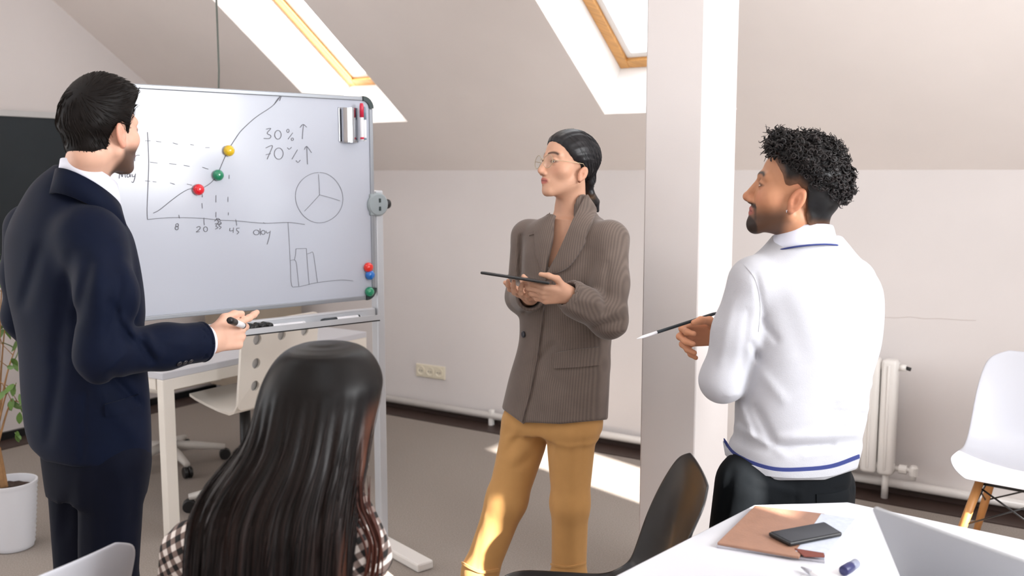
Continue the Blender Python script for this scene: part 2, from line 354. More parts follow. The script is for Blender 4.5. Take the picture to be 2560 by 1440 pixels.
def whiteboard():
    r = thing('whiteboard', bp(-BWID / 2, 0), 'wheeled whiteboard with hand drawn charts on an aluminium stand', 'whiteboard')
    MB().box(bp(-BWID / 2, (BZ0 + BZ1) / 2, -.008), (BWID - .02, .016, BZ1 - BZ0 - .02), R=RB).make('writing_surface', M['wb'], r)
    w = .016
    for (a, z, sa, sz) in ((-BWID / 2, BZ1 - w / 2, BWID - .09, w), (-BWID / 2, BZ0 + w / 2, BWID - .09, w), (-w / 2, (BZ0 + BZ1) / 2, w, BZ1 - BZ0 - .09), (-BWID + w / 2, (BZ0 + BZ1) / 2, w, BZ1 - BZ0 - .09)):
        MB().box(bp(a, z, -.006), (sa, .024, sz), R=RB, bev=.003).make('frame_rail', M['alu_frame'], r)
    for sx in (0, 1):
        for sz in (0, 1):
            th = np.linspace(0, PI / 2, 7); R1, R0 = .046, .028
            poly = [(R1 * math.cos(t), R1 * math.sin(t)) for t in th] + [(R0 * math.cos(t), R0 * math.sin(t)) for t in th[::-1]]
            ca = -R1 + .002 if sx == 0 else -BWID + R1 - .002; cz = BZ1 - R1 + .002 if sz else BZ0 + R1 - .002
            fx, fz = (1 if sx == 0 else -1), (1 if sz else -1)
            MB().prism(poly, -.022, .009, to=lambda x, y, z: bp(ca + fx * x, cz + fz * y, z)).make('corner_cap', M['corner'], r)
    # stand
    for a in (.030, -BWID - .030):
        top = at(945, 476, 3.83)[2]
        MB().box(bp(a, (top + .03) / 2, -.03), (.034, .05, top - .03), R=RB, bev=.006).make('post', M['alu'], r)
        MB().box(bp(a, .018, -.02), (.075, .62, .036), R=RB, bev=.008).make('foot_bar', M['rad'], r)
        s = 1 if a > 0 else -1
        zc = top - .055
        c = MB(); c.lathe(bp(a - s * .016, zc, -.004), [(.046, 0), (.046, .012), (.040, .018), (.012, .02)], 28, R=frame_of(z=BN, x=BD)); c.box(bp(a - s * .035, zc, -.0), (.034, .022, .085), R=RB, bev=.005)
        cl = autosmooth(c.make('clamp', M['grey_plastic'], r))
        for dz in (-.016, .016): MB().box(bp(a - s * .012, zc + dz, .0165), (.008, .004, .016), R=RB).make('clamp_slot', M['corner'], cl)
        MB().lathe(bp(a + s * .015, zc, -.03), [(.006, 0), (.008, .018), (.018, .022), (.020, .036), (.017, .044), (.006, .046)], 18, R=frame_of(z=BD * s, x=ZV)).make('knob', M['black'], r, True)
    # cross rail and pen tray
    MB().box(bp(-BWID / 2, .985, -.03), (BWID + .02, .03, .045), R=RB, bev=.004).make('cross_rail', M['alu'], r)
    t = MB(); a0, a1 = -.72, -.03; ac, al = (a0 + a1) / 2, a1 - a0
    t.box(bp(ac, .976, .035), (al, .085, .005), R=RB); t.box(bp(ac, .985, .077), (al, .005, .02), R=RB); t.box(bp(ac, .985, -.008), (al, .004, .03), R=RB)
    t.make('pen_tray', M['alu'], r)
    MB().box(bp(ac, .9725, .079), (al, .003, .004), R=RB).make('tray_edge_seal', M['black'], r)
    return r
WB = whiteboard()
# handwriting, stroke by stroke
def ell_pts(cx, cy, rx, ry, n=20, a0=0, a1=2 * PI): return [(cx + rx * math.cos(t), cy + ry * math.sin(t)) for t in np.linspace(a0, a1, n)]
def smoothline(p, n=5):
    p = np.asarray(p, float)
    if len(p) < 3: return p
    q = np.vstack([2 * p[0] - p[1], p, 2 * p[-1] - p[-2]]); out = []
    for i in range(1, len(q) - 2):
        a, b, c, d = q[i - 1], q[i], q[i + 1], q[i + 2]
        for t in np.linspace(0, 1, n, endpoint=False): out.append(.5 * ((2 * b) + (c - a) * t + (2 * a - 5 * b + 4 * c - d) * t * t + (3 * b - a - 3 * c + d) * t ** 3))
    out.append(p[-1]); return np.array(out)
def strokes(name, lines, wd=.0018, label=None):
    mb = MB()
    for i, ln in enumerate(lines):
        w = wd; q = smoothline(ln)
        P = np.array([bpx(x, y) for x, y in q]); T = np.gradient(P, axis=0); T /= np.linalg.norm(T, axis=1)[:, None] + 1e-12
        S = np.cross(T, BN) * w / 2; d = BN * .0005; k = len(P)
        V = np.concatenate([P - S, P + S, P - S + d, P + S + d])
        F = []
        for j in range(k - 1):
            F += [[2 * k + j, 3 * k + j, 3 * k + j + 1, 2 * k + j + 1], [j, 2 * k + j, 2 * k + j + 1, j + 1], [k + j + 1, 3 * k + j + 1, 3 * k + j, k + j]]
        mb.add(V, F)
    return mb.make(name, M['ink'], WB, label=label, kind='stuff')
strokes('chart_axis', [[(369, 330), (371, 370), (372, 413), (370, 470), (368, 524), (369, 549)], [(369, 549), (385, 547), (410, 545), (447, 544), (510, 546), (545, 550), (590, 552), (660, 558), (720, 556), (762, 561)],
    [(447, 537), (449, 546)], [(510, 544), (510, 553), (511, 563)], [(589, 548), (591, 556), (592, 564)], [(658, 556), (663, 559)]], label='thin grey drawn chart axes')
strokes('growth_curve', [[(383, 533), (400, 524), (430, 500), (455, 482), (475, 472), (494, 472), (510, 468), (527, 457), (543, 438), (555, 410), (570, 377), (590, 345), (605, 325), (640, 293), (680, 266), (700, 243)], [(685, 262), (694, 248), (703, 240), (699, 252)]], .0020, 'rising drawn curve')
strokes('dashed_guide', [[a, b] for a, b in (((363, 352), (376, 352)), ((390, 353), (403, 355)), ((432, 357), (445, 361)), ((476, 361), (485, 363)), ((513, 369), (524, 369)), ((375, 405), (394, 408)), ((423, 409), (441, 411)), ((459, 413), (474, 416)), ((506, 418), (521, 423)),
    ((363, 452), (375, 453)), ((382, 454), (391, 455)), ((425, 457), (437, 461)), ((467, 460), (480, 463)), ((506, 486), (506, 493)), ((505, 508), (506, 521)), ((540, 488), (540, 506)), ((540, 530), (540, 543)), ((573, 437), (573, 447)), ((570, 492), (570, 505)), ((571, 531), (571, 538)))])
W_ = .0021
strokes('percent_writing', [[(665, 323), (677, 321), (668, 333), (677, 339), (674, 346), (659, 346)], ell_pts(695, 337, 8, 11), ell_pts(720, 327, 3, 4, 9), [(732, 332), (720, 348)], ell_pts(731, 348, 3, 3, 9), [(756, 348), (757, 330), (759, 312)], [(750, 319), (758, 311), (767, 318)],
    [(664, 370), (681, 364), (675, 382), (668, 398)], [(664, 387), (677, 384)], ell_pts(697, 384, 11, 14), [(718, 369), (723, 373), (729, 368)], [(744, 374), (737, 386), (730, 398)], [(740, 401), (745, 406), (751, 400)], [(769, 411), (768, 390), (767, 366)], [(761, 374), (767, 366), (779, 382)]], W_, 'handwritten 30% and 70% with up arrows')
strokes('month_writing', [[(298, 446), (300, 434), (303, 436), (306, 442), (308, 434), (312, 434), (314, 444)], [(324, 435), (318, 437), (319, 443), (324, 441), (325, 435), (327, 443)], [(330, 435), (332, 442), (337, 440)], [(339, 434), (337, 446), (333, 456), (329, 454)],
    [(326, 402), (330, 388), (334, 388), (335, 394), (330, 396)], [(337, 403), (338, 392), (343, 388), (349, 388)], [(321, 396), (317, 392), (315, 399), (321, 400), (322, 392)]], W_, 'handwritten may and apr on the chart')
strokes('day_writing', [ell_pts(443, 563, 3.5, 4, 10), ell_pts(442, 570, 4, 4.5, 10), [(491, 569), (498, 566), (501, 570), (496, 576), (491, 580), (499, 579)], ell_pts(514, 573, 5, 6, 12),
    [(536, 553), (545, 546), (552, 552)], [(540, 550), (550, 549)], [(541, 545), (547, 556)], [(537, 560), (544, 559), (540, 565), (545, 569), (538, 573)], [(554, 558), (548, 560), (548, 565), (553, 568), (548, 573)], ell_pts(549, 558, 4, 4, 9),
    [(575, 570), (575, 577), (583, 576)], [(584, 569), (583, 582)], [(599, 570), (592, 571), (592, 576), (597, 580), (592, 586)],
    ell_pts(641, 581, 7, 6, 12), [(650, 571), (651, 588)], ell_pts(658, 581, 5, 5, 10), [(665, 577), (668, 583), (674, 580)], [(676, 577), (673, 594), (668, 611)]], W_, 'handwritten day numbers under the axis')
strokes('pie_drawing', [[(798 + 58 * math.cos(t) * (1 + .04 * math.sin(2 * t + .6)), 494 + 63 * math.sin(t)) for t in np.linspace(-PI / 2, 1.5 * PI - .03, 28)], [(796, 436), (798, 460), (799, 487)], [(799, 487), (825, 494), (850, 502)], [(799, 487), (781, 507), (761, 528)]], .0014, 'drawn pie circle in three slices')
strokes('bar_drawing', [[(720, 556), (723, 600), (726, 660), (729, 712), (740, 717), (760, 714), (790, 707), (850, 700), (883, 702)], [(725, 651), (736, 650), (741, 658), (744, 685), (747, 715)], [(736, 650), (739, 636), (740, 622)], [(740, 622), (766, 621)], [(766, 621), (768, 650), (773, 712)], [(768, 635), (776, 632), (782, 631), (786, 650), (794, 706)]], .0013, 'drawn bar chart of three bars')
# magnets
for px, py, rgb, lab in ((570, 377, (226, 186, 22), 'yellow round magnet at the top of the drawn curve'), (543, 438, (20, 130, 92), 'green round magnet in the middle of the drawn curve'), (494, 474, (222, 26, 42), 'red round magnet low on the drawn curve'),
                         (918, 668, (232, 42, 30), 'red round magnet by the right edge of the whiteboard'), (922, 687, (10, 110, 200), 'blue round magnet by the right edge of the whiteboard'), (921, 729, (24, 140, 100), 'green round magnet near the lower right board corner')):
    c = bpx(px, py, .0)
    MB().lathe(c, [(.0095, 0), (.0165, .0015), (.0195, .006), (.0195, .011), (.017, .018), (.012, .0225), (.006, .0245), (.0005, .025)], 24, R=frame_of(z=BN, x=BD)).make('magnet', mat('magnet_' + lab.split()[0], rgb, .22, coat=.6), None, True, label=lab, cat='magnet', group='whiteboard magnets', origin=c)
# steel marker holder with two markers
def holder():
    c = bpx(877, 312, .0); a, z = (c - bp(0, 0)) @ BD, c[2]
    r = thing('marker_holder', c, 'chrome magnetic marker holder near the upper right board corner', 'holder')
    ch = mat('chrome', (190, 194, 200), .14, metal=1.0)
    th = np.linspace(0, PI, 14); w, dep = .036, .034
    poly = [(-w, 0)] + [(-w * math.cos(t), .004 + dep * math.sin(t)) for t in th if math.sin(t) > .02] + [(w, 0)]
    inner = [(x * .94, max(y - .0015, .001)) for x, y in poly[::-1]]
    MB().prism([(x, y) for x, y in poly[1:-1]] + [(x, y - .002 if y > .01 else y) for x, y in inner[1:-1]], z - .065, z + .062, to=lambda x, y, zz: bp(a + x - .012, zz, y)).make('cup', ch, r)
    MB().prism(poly[1:-1], z - .068, z - .063, to=lambda x, y, zz: bp(a + x - .012, zz, y)).make('cup_base', ch, r)
    MB().box(bp(a - .012, z, .002), (.085, .004, .13), R=RB, bev=.0015).make('back_plate', ch, r)
    return a, z
ha, hz = holder()
def marker(p, d, L, r, body, cap, lab, name='marker', grp=None, rest=None):
    d = unit(d); t = thing(name, p, lab, 'marker', grp)
    R = frame_of(z=d, x=np.cross(d, [0.3, .2, .9]))
    MB().lathe(p, [(r * .8, 0), (r, .003), (r, L * .62), (r * .92, L * .63)], 14, R=R).make('barrel', body, t, True)
    MB().lathe(p + d * L * .62, [(r * 1.08, 0), (r * 1.08, L * .30), (r * .8, L * .38), (r * .3, L * .382)], 14, R=R).make('cap', cap, t, True)
    MB().lathe(p, [(r * 1.02, .004), (r * 1.02, .012)], 14, R=R).make('end_ring', cap, t, True)
    return t
M['mk_white'] = mat('marker_white', (232, 232, 236), .3); M['mk_dark'] = mat('marker_dark', (30, 40, 46), .4); M['mk_red'] = mat('marker_red', (200, 40, 70), .35); M['mk_blue'] = mat('marker_blue', (34, 36, 84), .35)
M['mk_grey'] = mat('marker_greyblue', (120, 140, 156), .35)
marker(bp(ha + .021, hz - .06, .047), ZV, .14, .0075, M['mk_white'], M['mk_red'], 'white and red marker in front of the chrome holder', grp=None)
marker(bp(ha + .037, hz - .062, .040), ZV, .13, .007, M['mk_white'], M['mk_grey'], 'white and grey blue marker beside the red one at the holder')
# things on the tray
for k, (a, w, lab) in enumerate(((-.545, .022, 'black marker cap on the tray, nearest the hand'), (-.517, .022, 'black marker cap in the middle of the three on the tray'), (-.488, .024, 'black marker cap on the tray, farthest from the hand'))):
    marker(bp(a, .9955, .006), BN * .9 + BD * .1, .062, .0105, M['mk_dark'], M['black'], lab.replace('marker cap', 'marker'), grp=None)
marker(bp(-.10, .9895, .05), -BD, .17, .0095, M['mk_white'], M['mk_dark'], 'white marker with dark cap lying on the tray by the post')
marker(bp(-.34, .9895, .055), -BD, .14, .009, M['mk_white'], M['mk_white'], 'all white marker lying in the middle of the tray')
# ================================================================== furniture
M['desk'] = mat('cream_desk', (238, 232, 222), .4, noise=.015, nscale=6)
M['desktop'] = mat('white_laminate', (206, 207, 213), .3, noise=.01, nscale=5)
M['shell_white'] = mat('white_shell', (200, 202, 210), .32, coat=.2)
M['shell_black'] = mat('black_shell', (30, 30, 31), .28, coat=.3)
M['beech'] = mat('beech_wood', (190, 132, 74), .45, noise=.12, nscale=18, stretch=(1, 1, .15))
M['wire'] = mat('black_wire', (18, 18, 20), .4)
M['star'] = mat('pale_base', (206, 202, 196), .4)
M['holecol'] = mat('grey_dot', (196, 194, 192), .6)
# --- desk behind the board: long edge runs towards the back wall
def desk():
    z = .72; p = hitp(398, 932, ZV, z); q = hitp(924, 830, ZV, z)
    u0 = ((p + q) / 2) @ UV; n0, n1 = p @ NV, q @ NV; dep = .74
    r = thing('desk', room(u0 - dep / 2, (n0 + n1) / 2, 0), 'cream desk with slab legs standing behind the whiteboard', 'desk')
    MB().box(room(u0 - dep / 2, (n0 + n1) / 2, z - .015), (dep, n1 - n0, .03), R=[UV, NV, ZV], bev=.003).make('desktop', M['desktop'], r)
    MB().box(room(u0 - .02, (n0 + n1) / 2, z - .055), (.04, n1 - n0 - .1, .05), R=[UV, NV, ZV], bev=.003).make('front_rail', M['desk'], r)
    MB().box(room(u0 - dep + .02, (n0 + n1) / 2, z - .055), (.04, n1 - n0 - .1, .05), R=[UV, NV, ZV], bev=.003).make('rear_rail', M['desk'], r)
    for nn in (n0 + .028, n1 - .028):
        for uu in (u0 - .021, u0 - dep + .021):
            MB().box(room(uu, nn, (z - .03) / 2), (.042, .056, z - .03), R=[UV, NV, ZV], bev=.004).make('leg', M['desk'], r)
        MB().box(room(u0 - dep / 2, nn, z - .055), (dep - .12, .04, .05), R=[UV, NV, ZV], bev=.003).make('end_rail', M['desk'], r)
    MB().box(room(u0 - .055, n1 - .25, z - .20), (.018, .36, .24), R=[UV, NV, ZV], bev=.003).make('modesty_panel', M['desk'], r)
    return u0, n0, n1, dep, z
DU, DN0, DN1, DDEP, DZ = desk()
# --- pedestal in the corner
def pedestal():
    p = hitp(517, 900, NV, 4.25); u0 = p @ UV
    r = thing('pedestal_cabinet', room(u0 + .25, 4.46, 0), 'greige drawer pedestal on casters in the corner behind the desk', 'cabinet')
    g = mat('greige_laminate', (168, 156, 140), .5, noise=.03, nscale=12)
    MB().box(room(u0 + .25, 4.46, .41), (.5, .40, .60), R=[UV, NV, ZV], bev=.004).make('body', g, r)
    for k in range(3):
        d = MB().box(room(u0 + .25, 4.251, .21 + k * .2), (.484, .018, .19), R=[UV, NV, ZV], bev=.003).make('drawer', g, r)
        MB().box(room(u0 + .25, 4.237, .27 + k * .2), (.12, .012, .012), R=[UV, NV, ZV], bev=.003).make('handle', M['alu'], d)
    for du in (.05, .45):
        for dn in (-.15, .15):
            MB().lathe(room(u0 + du, 4.46 + dn, .035), [(.033, -.02), (.035, -.016), (.035, .016), (.033, .02)], 16, R=frame_of(z=UV, x=ZV)).make('caster', M['black'], r)
            MB().box(room(u0 + du, 4.46 + dn, .09), (.03, .03, .05), R=[UV, NV, ZV]).make('caster_stem', M['alu'], r)
pedestal()
def star_base(r, c, rad, rot, m, h=.44):
    c = np.asarray(c, float)
    for k in range(5):
        a = rot + k * 2 * PI / 5; d = np.array([math.cos(a), math.sin(a), 0])
        MB().tube([c + ZV * .105 + d * .03, c + ZV * .09 + d * rad * .55, c + ZV * .07 + d * rad], [.026, .022, .016], 8).make('base_arm', m, r, True)
        w = MB(); 
        for s in (-.012, .012): w.lathe(c + d * rad + ZV * .03 + np.cross(d, ZV) * s, [(.027, -.009), (.03, -.006), (.03, .006), (.027, .009)], 14, R=frame_of(z=np.cross(d, ZV), x=ZV))
        w.make('caster', M['black'], r)
    MB().tube([c + ZV * .07, c + ZV * (h - .02)], [.03, .024], 14).make('gas_column', M['black'], r, True)
# --- hidden office chair at the desk: its star base shows behind the desk leg
def office_chair():
    c = hitp(420, 1125, ZV, .08); c[2] = 0
    r = thing('office_chair', c, 'swivel chair with pale five star base tucked behind the desk leg', 'chair')
    star_base(r, c, .29, .35, M['star'])
    seat = MB(); seat.box(c + ZV * .47, (.44, .42, .05), R=[UV, NV, ZV], bev=.022, seg=3); autosmooth(seat.make('seat', M['desk'], r))
    b = MB(); b.box(c - UV * .20 + ZV * .62, (.02, .38, .20), R=[UV, NV, ZV], bev=.009, seg=3); autosmooth(b.make('backrest', M['desk'], r))
office_chair()
# --- cream chair with round holes in the backrest
def dotted_chair():
    f = 2400
    # back plane: faces +UV side, vertical
    cor = at(592, 1018, 4.02); u0 = cor @ UV; n0 = cor @ NV
    wb = .45; z0 = cor[2] - .02; z1 = z0 + .385
    c = room(u0 - .21, n0 + wb / 2, 0)
    r = thing('swivel_chair', c, 'cream moulded chair with a grid of round holes in its backrest', 'chair')
    # backrest panel with holes: plate built on a grid of rings
    holes = [(.085, .10), (.085, .20), (.085, .305), (.225, .305), (.365, .305), (.365, .10), (.365, .20)]
    R = [NV, ZV, UV]
    def to(x, y, z): 
        lean = .05 * (y / .45) + .10 * max(0, .10 - y) ** 1 * -1.0
        return room(u0 + lean + z, n0 + x, z0 + y)
    H = z1 - z0
    def dist(x, y): return min(math.hypot(x - a, y - b) for a, b in holes)
    rad = .023
    bm = bmesh.new()
    outer = []
    rc = .03
    def rounded(w, h):
        pts = []
        for cx, cy, a0 in ((w - rc, rc, -PI / 2), (w - rc, h - rc, 0), (rc, h - rc, PI / 2), (rc, rc, PI)):
            for t in np.linspace(0, PI / 2, 6): pts.append((cx + rc * math.cos(a0 + t), cy + rc * math.sin(a0 + t)))
        return pts
    ed = []
    def loop(pts):
        vs_ = [bm.verts.new((x, y, 0)) for x, y in pts]
        for i in range(len(vs_)): ed.append(bm.edges.new((vs_[i], vs_[(i + 1) % len(vs_)])))
    loop(rounded(wb, H))
    for a, b in holes: loop([(a + rad * math.cos(t), b + rad * math.sin(t)) for t in np.linspace(0, 2 * PI, 20, endpoint=False)])
    bmesh.ops.triangle_fill(bm, use_beauty=True, edges=ed)
    fs = bm.faces[:]; ex = bmesh.ops.extrude_face_region(bm, geom=fs)
    bmesh.ops.translate(bm, verts=[g for g in ex['geom'] if isinstance(g, bmesh.types.BMVert)], vec=(0, 0, .012)); bmesh.ops.recalc_face_normals(bm, faces=bm.faces)
    bm.verts.index_update(); V = [to(*v.co) for v in bm.verts]; F = [[v.index for v in q.verts] for q in bm.faces]; bm.free()
    obj('backrest', V, F, M['desk'], r)
    # pale inner liner seen through the holes
    lin_ = MB(); lin_.prism(rounded(wb, H), -.006, -.002, to=lambda x, y, z: to(.004 + x * .98, .004 + y * .98, z)); lin_.make('backrest_liner', M['holecol'], r, label='grey liner seen through the holes')
    # seat: curved sheet running from the foot of the back towards the desk
    prof = [(0, .03), (-.02, .0), (-.05, -.012), (-.12, -.005), (-.20, .010), (-.27, .026), (-.31, .04)]
    k = len(prof); V = []; F = []
    for t in (0, -.012):
        for (du, dz) in prof:
            for nn in (0, wb): V.append(room(u0 + du, n0 + nn, z0 + dz + t))
    for i in range(k - 1): F += [[2 * i, 2 * i + 1, 2 * i + 3, 2 * i + 2], [2 * k + 2 * i + 2, 2 * k + 2 * i + 3, 2 * k + 2 * i + 1, 2 * k + 2 * i]]
    F += [[2 * i, 2 * i + 2, 2 * k + 2 * i + 2, 2 * k + 2 * i] for i in range(k - 1)] + [[2 * i + 3, 2 * i + 1, 2 * k + 2 * i + 1, 2 * k + 2 * i + 3] for i in range(k - 1)]
    F += [[0, 2 * k, 2 * k + 1, 1], [2 * k - 2, 2 * k - 1, 4 * k - 1, 4 * k - 2]]
    autosmooth(obj('seat', V, F, M['desk'], r), 30)
    star_base(r, c, .26, .9, M['star'], z0 + .0)
dotted_chair()
# --- moulded shell chairs
def shell_pts(nu=25, nv=34):
    # local: x right, y forward, z up (seat faces +y); side curve runs seat front -> back top
    prof = np.array([(.235, .425), (.225, .445), (.17, .452), (.06, .437), (-.06, .428), (-.13, .437), (-.185, .475), (-.215, .54), (-.235, .63), (-.255, .72), (-.275, .80), (-.284, .835)])
    wid = np.array([.150, .192, .222, .232, .232, .233, .233, .230, .226, .218, .196, .130])
    lift = np.array([.0, .006, .02, .03, .035, .04, .03, .02, .01, .004, .0, .0])       # side edges rise (seat) 
    wrap = np.array([.0, .0, .0, .0, .01, .03, .05, .06, .055, .04, .02, .005])       # side edges come forward (back)
    t = np.linspace(0, 1, len(prof)); tt = np.linspace(0, 1, nv)
    def cr(a): 
        a = a.reshape(len(t), -1); s = smoothline(a, 12); ti = np.linspace(0, 1, len(s)); return np.stack([np.interp(tt, ti, s[:, j]) for j in range(s.shape[1])], 1)
    P = cr(prof); w = cr(wid)[:, 0]; l = cr(lift)[:, 0]; wr = cr(wrap)[:, 0]
    x = np.linspace(-1, 1, nu)
    V = np.zeros((nv, nu, 3))
    for i in range(nv):
        e = np.abs(x) ** 2.2
        V[i, :, 0] = x * w[i]; V[i, :, 1] = P[i, 0] + wr[i] * e; V[i, :, 2] = P[i, 1] + l[i] * e
    return V
def sheet(V, th):
    nv, nu, _ = V.shape
    du = np.gradient(V, axis=1); dv = np.gradient(V, axis=0); N = np.cross(du, dv); N /= np.linalg.norm(N, axis=2)[..., None] + 1e-9
    A = V.reshape(-1, 3); B = (V - N * th).reshape(-1, 3); n = nv * nu; I = lambda i, j: i * nu + j; F = []
    for i in range(nv - 1):
        for j in range(nu - 1):
            F += [[I(i, j), I(i, j + 1), I(i + 1, j + 1), I(i + 1, j)], [n + I(i + 1, j), n + I(i + 1, j + 1), n + I(i, j + 1), n + I(i, j)]]
    rim = [I(0, j) for j in range(nu)] + [I(i, nu - 1) for i in range(1, nv)] + [I(nv - 1, j) for j in range(nu - 2, -1, -1)] + [I(i, 0) for i in range(nv - 2, 0, -1)]
    m_ = len(rim); F += [[rim[k], n + rim[k], n + rim[(k + 1) % m_], rim[(k + 1) % m_]] for k in range(m_)]
    return np.concatenate([A, B]), F
def shell_chair(name, c, face, m, label, grp=None, rake=0.0):
    y = unit([*face, 0]); x = np.cross(y, ZV); R = np.array([x, y, ZV]); c = np.asarray(c, float)
    r = thing(name, c, label, 'chair', grp)
    V, F = sheet(shell_pts(), .006); s = obj('shell', V @ R + c, F, m, r, True)
    sl = s.modifiers.new('round', 'SUBSURF'); sl.levels = 1; sl.render_levels = 1
    T = lambda a, b, z: np.array([a, b, z]) @ R + c
    top = [(.12, .14), (-.12, .14), (.12, -.12), (-.12, -.12)]; bot = [(.215, .235), (-.215, .235), (.215, -.235), (-.215, -.235)]
    for (a, b), (d, e) in zip(top, bot):
        MB().tube([T(a, b, .40), T((a + d) / 2, (b + e) / 2, .2), T(d, e, 0.0)], [.016, .0155, .011], 12).make('leg', M['beech'], r, True)
    w = MB()
    def mid(k, t): return T(top[k][0] + (bot[k][0] - top[k][0]) * t, top[k][1] + (bot[k][1] - top[k][1]) * t, .40 * (1 - t))
    for p, q in ((0, 1), (2, 3), (0, 2), (1, 3)):
        w.tube([mid(p, .05), mid(q, .42)], .0035, 6); w.tube([mid(q, .05), mid(p, .42)], .0035, 6); w.tube([mid(p, .02), mid(q, .02)], .005, 6)
    for k in range(4): w.tube([mid(k, -.02) , mid(k, .45)], .005, 6); 
    w.make('wire_brace', M['wire'], r, True)
    w = MB(); 
    for k in range(4): w.tube([mid(k, 0), T(top[k][0] * .9, top[k][1] * .9, .432)], .010, 8)
    w.make('mount', M['wire'], r, True)
    return r
# ================================================================== implicit-surface modelling for figures and clothes
def nrm(v): return np.sqrt((v * v).sum(-1))
def smin(a, b, k):
    h = np.clip(.5 + .5 * (b - a) / k, 0, 1); return b * (1 - h) + a * h - k * h * (1 - h)
def smax(a, b, k): return -smin(-a, -b, k)
def cap(p, a, b, ra, rb=None):
    a = np.asarray(a, float); b = np.asarray(b, float); rb = ra if rb is None else rb; ba = b - a
    t = np.clip(((p - a) @ ba) / (ba @ ba + 1e-12), 0, 1); return nrm(p - a - t[:, None] * ba) - (ra + (rb - ra) * t)
def chain(p, pts, rs, k=.02):
    d = None
    for i in range(len(pts) - 1):
        e = cap(p, pts[i], pts[i + 1], rs[i], rs[i + 1]); d = e if d is None else smin(d, e, k)
    return d
def sph(p, c, r): return nrm(p - np.asarray(c, float)) - r
def ell(p, c, r, R=None):
    q = p - np.asarray(c, float)
    if R is not None: q = q @ np.asarray(R).T
    r = np.asarray(r, float); k0 = nrm(q / r); k1 = nrm(q / (r * r)) + 1e-9
    return k0 * (k0 - 1) / k1
class Loft:     # horizontal slices: keys (z, cx, cy, a, b); x axis of slice = right vector
    def __init__(s, keys, right, e=2.3, n=10):
        K = np.array(sorted(keys), float); s.K = smoothline(K, n); s.r = np.asarray(right, float); s.f = np.array([-s.r[1], s.r[0], 0]); s.e = e
    def __call__(s, p, grow=0.0):
        K = s.K; z = p[:, 2]; zc = np.clip(z, K[0, 0], K[-1, 0])
        cx, cy, a, b = (np.interp(zc, K[:, 0], K[:, i]) for i in (1, 2, 3, 4))
        dx = p[:, 0] - cx; dy = p[:, 1] - cy
        x = dx * s.r[0] + dy * s.r[1]; y = dx * s.f[0] + dy * s.f[1]
        a = a + grow; b = b + grow
        d = ((np.abs(x / a) ** s.e + np.abs(y / b) ** s.e) ** (1 / s.e) - 1) * np.minimum(a, b)
        return np.maximum(d, np.maximum(z - K[-1, 0] - grow, K[0, 0] - grow - z))
def pkeys(rows, Y, dY=None):     # rows (py, px, a, b[, Y]) -> loft keys
    out = []
    for r in rows:
        q = at(r[1], r[0], r[4] if len(r) > 4 else Y); out.append((q[2], q[0], q[1], r[2], r[3]))
    return out
def folds(segs):     # creases drawn between two photo points: (x0,y0,x1,y1,height,width px)
    S = np.array(segs, float)
    def g(p):
        x, y = proj(p); out = np.zeros(len(p))
        for x0, y0, x1, y1, am, w in S:
            bx, by = x1 - x0, y1 - y0; L = bx * bx + by * by
            t = np.clip(((x - x0) * bx + (y - y0) * by) / L, 0, 1)
            d2 = (x - x0 - t * bx) ** 2 + (y - y0 - t * by) ** 2
            out += am * np.exp(-d2 / (w * w)) * np.clip(1.2 - .5 * np.abs(2 * t - 1) ** 2, 0, 1)
        return out
    return g
_C8 = np.array([[i, j, k] for i in (0, 1) for j in (0, 1) for k in (0, 1)])
_E12 = [(a, b) for a in range(8) for b in range(a + 1, 8) if abs(_C8[a] - _C8[b]).sum() == 1]
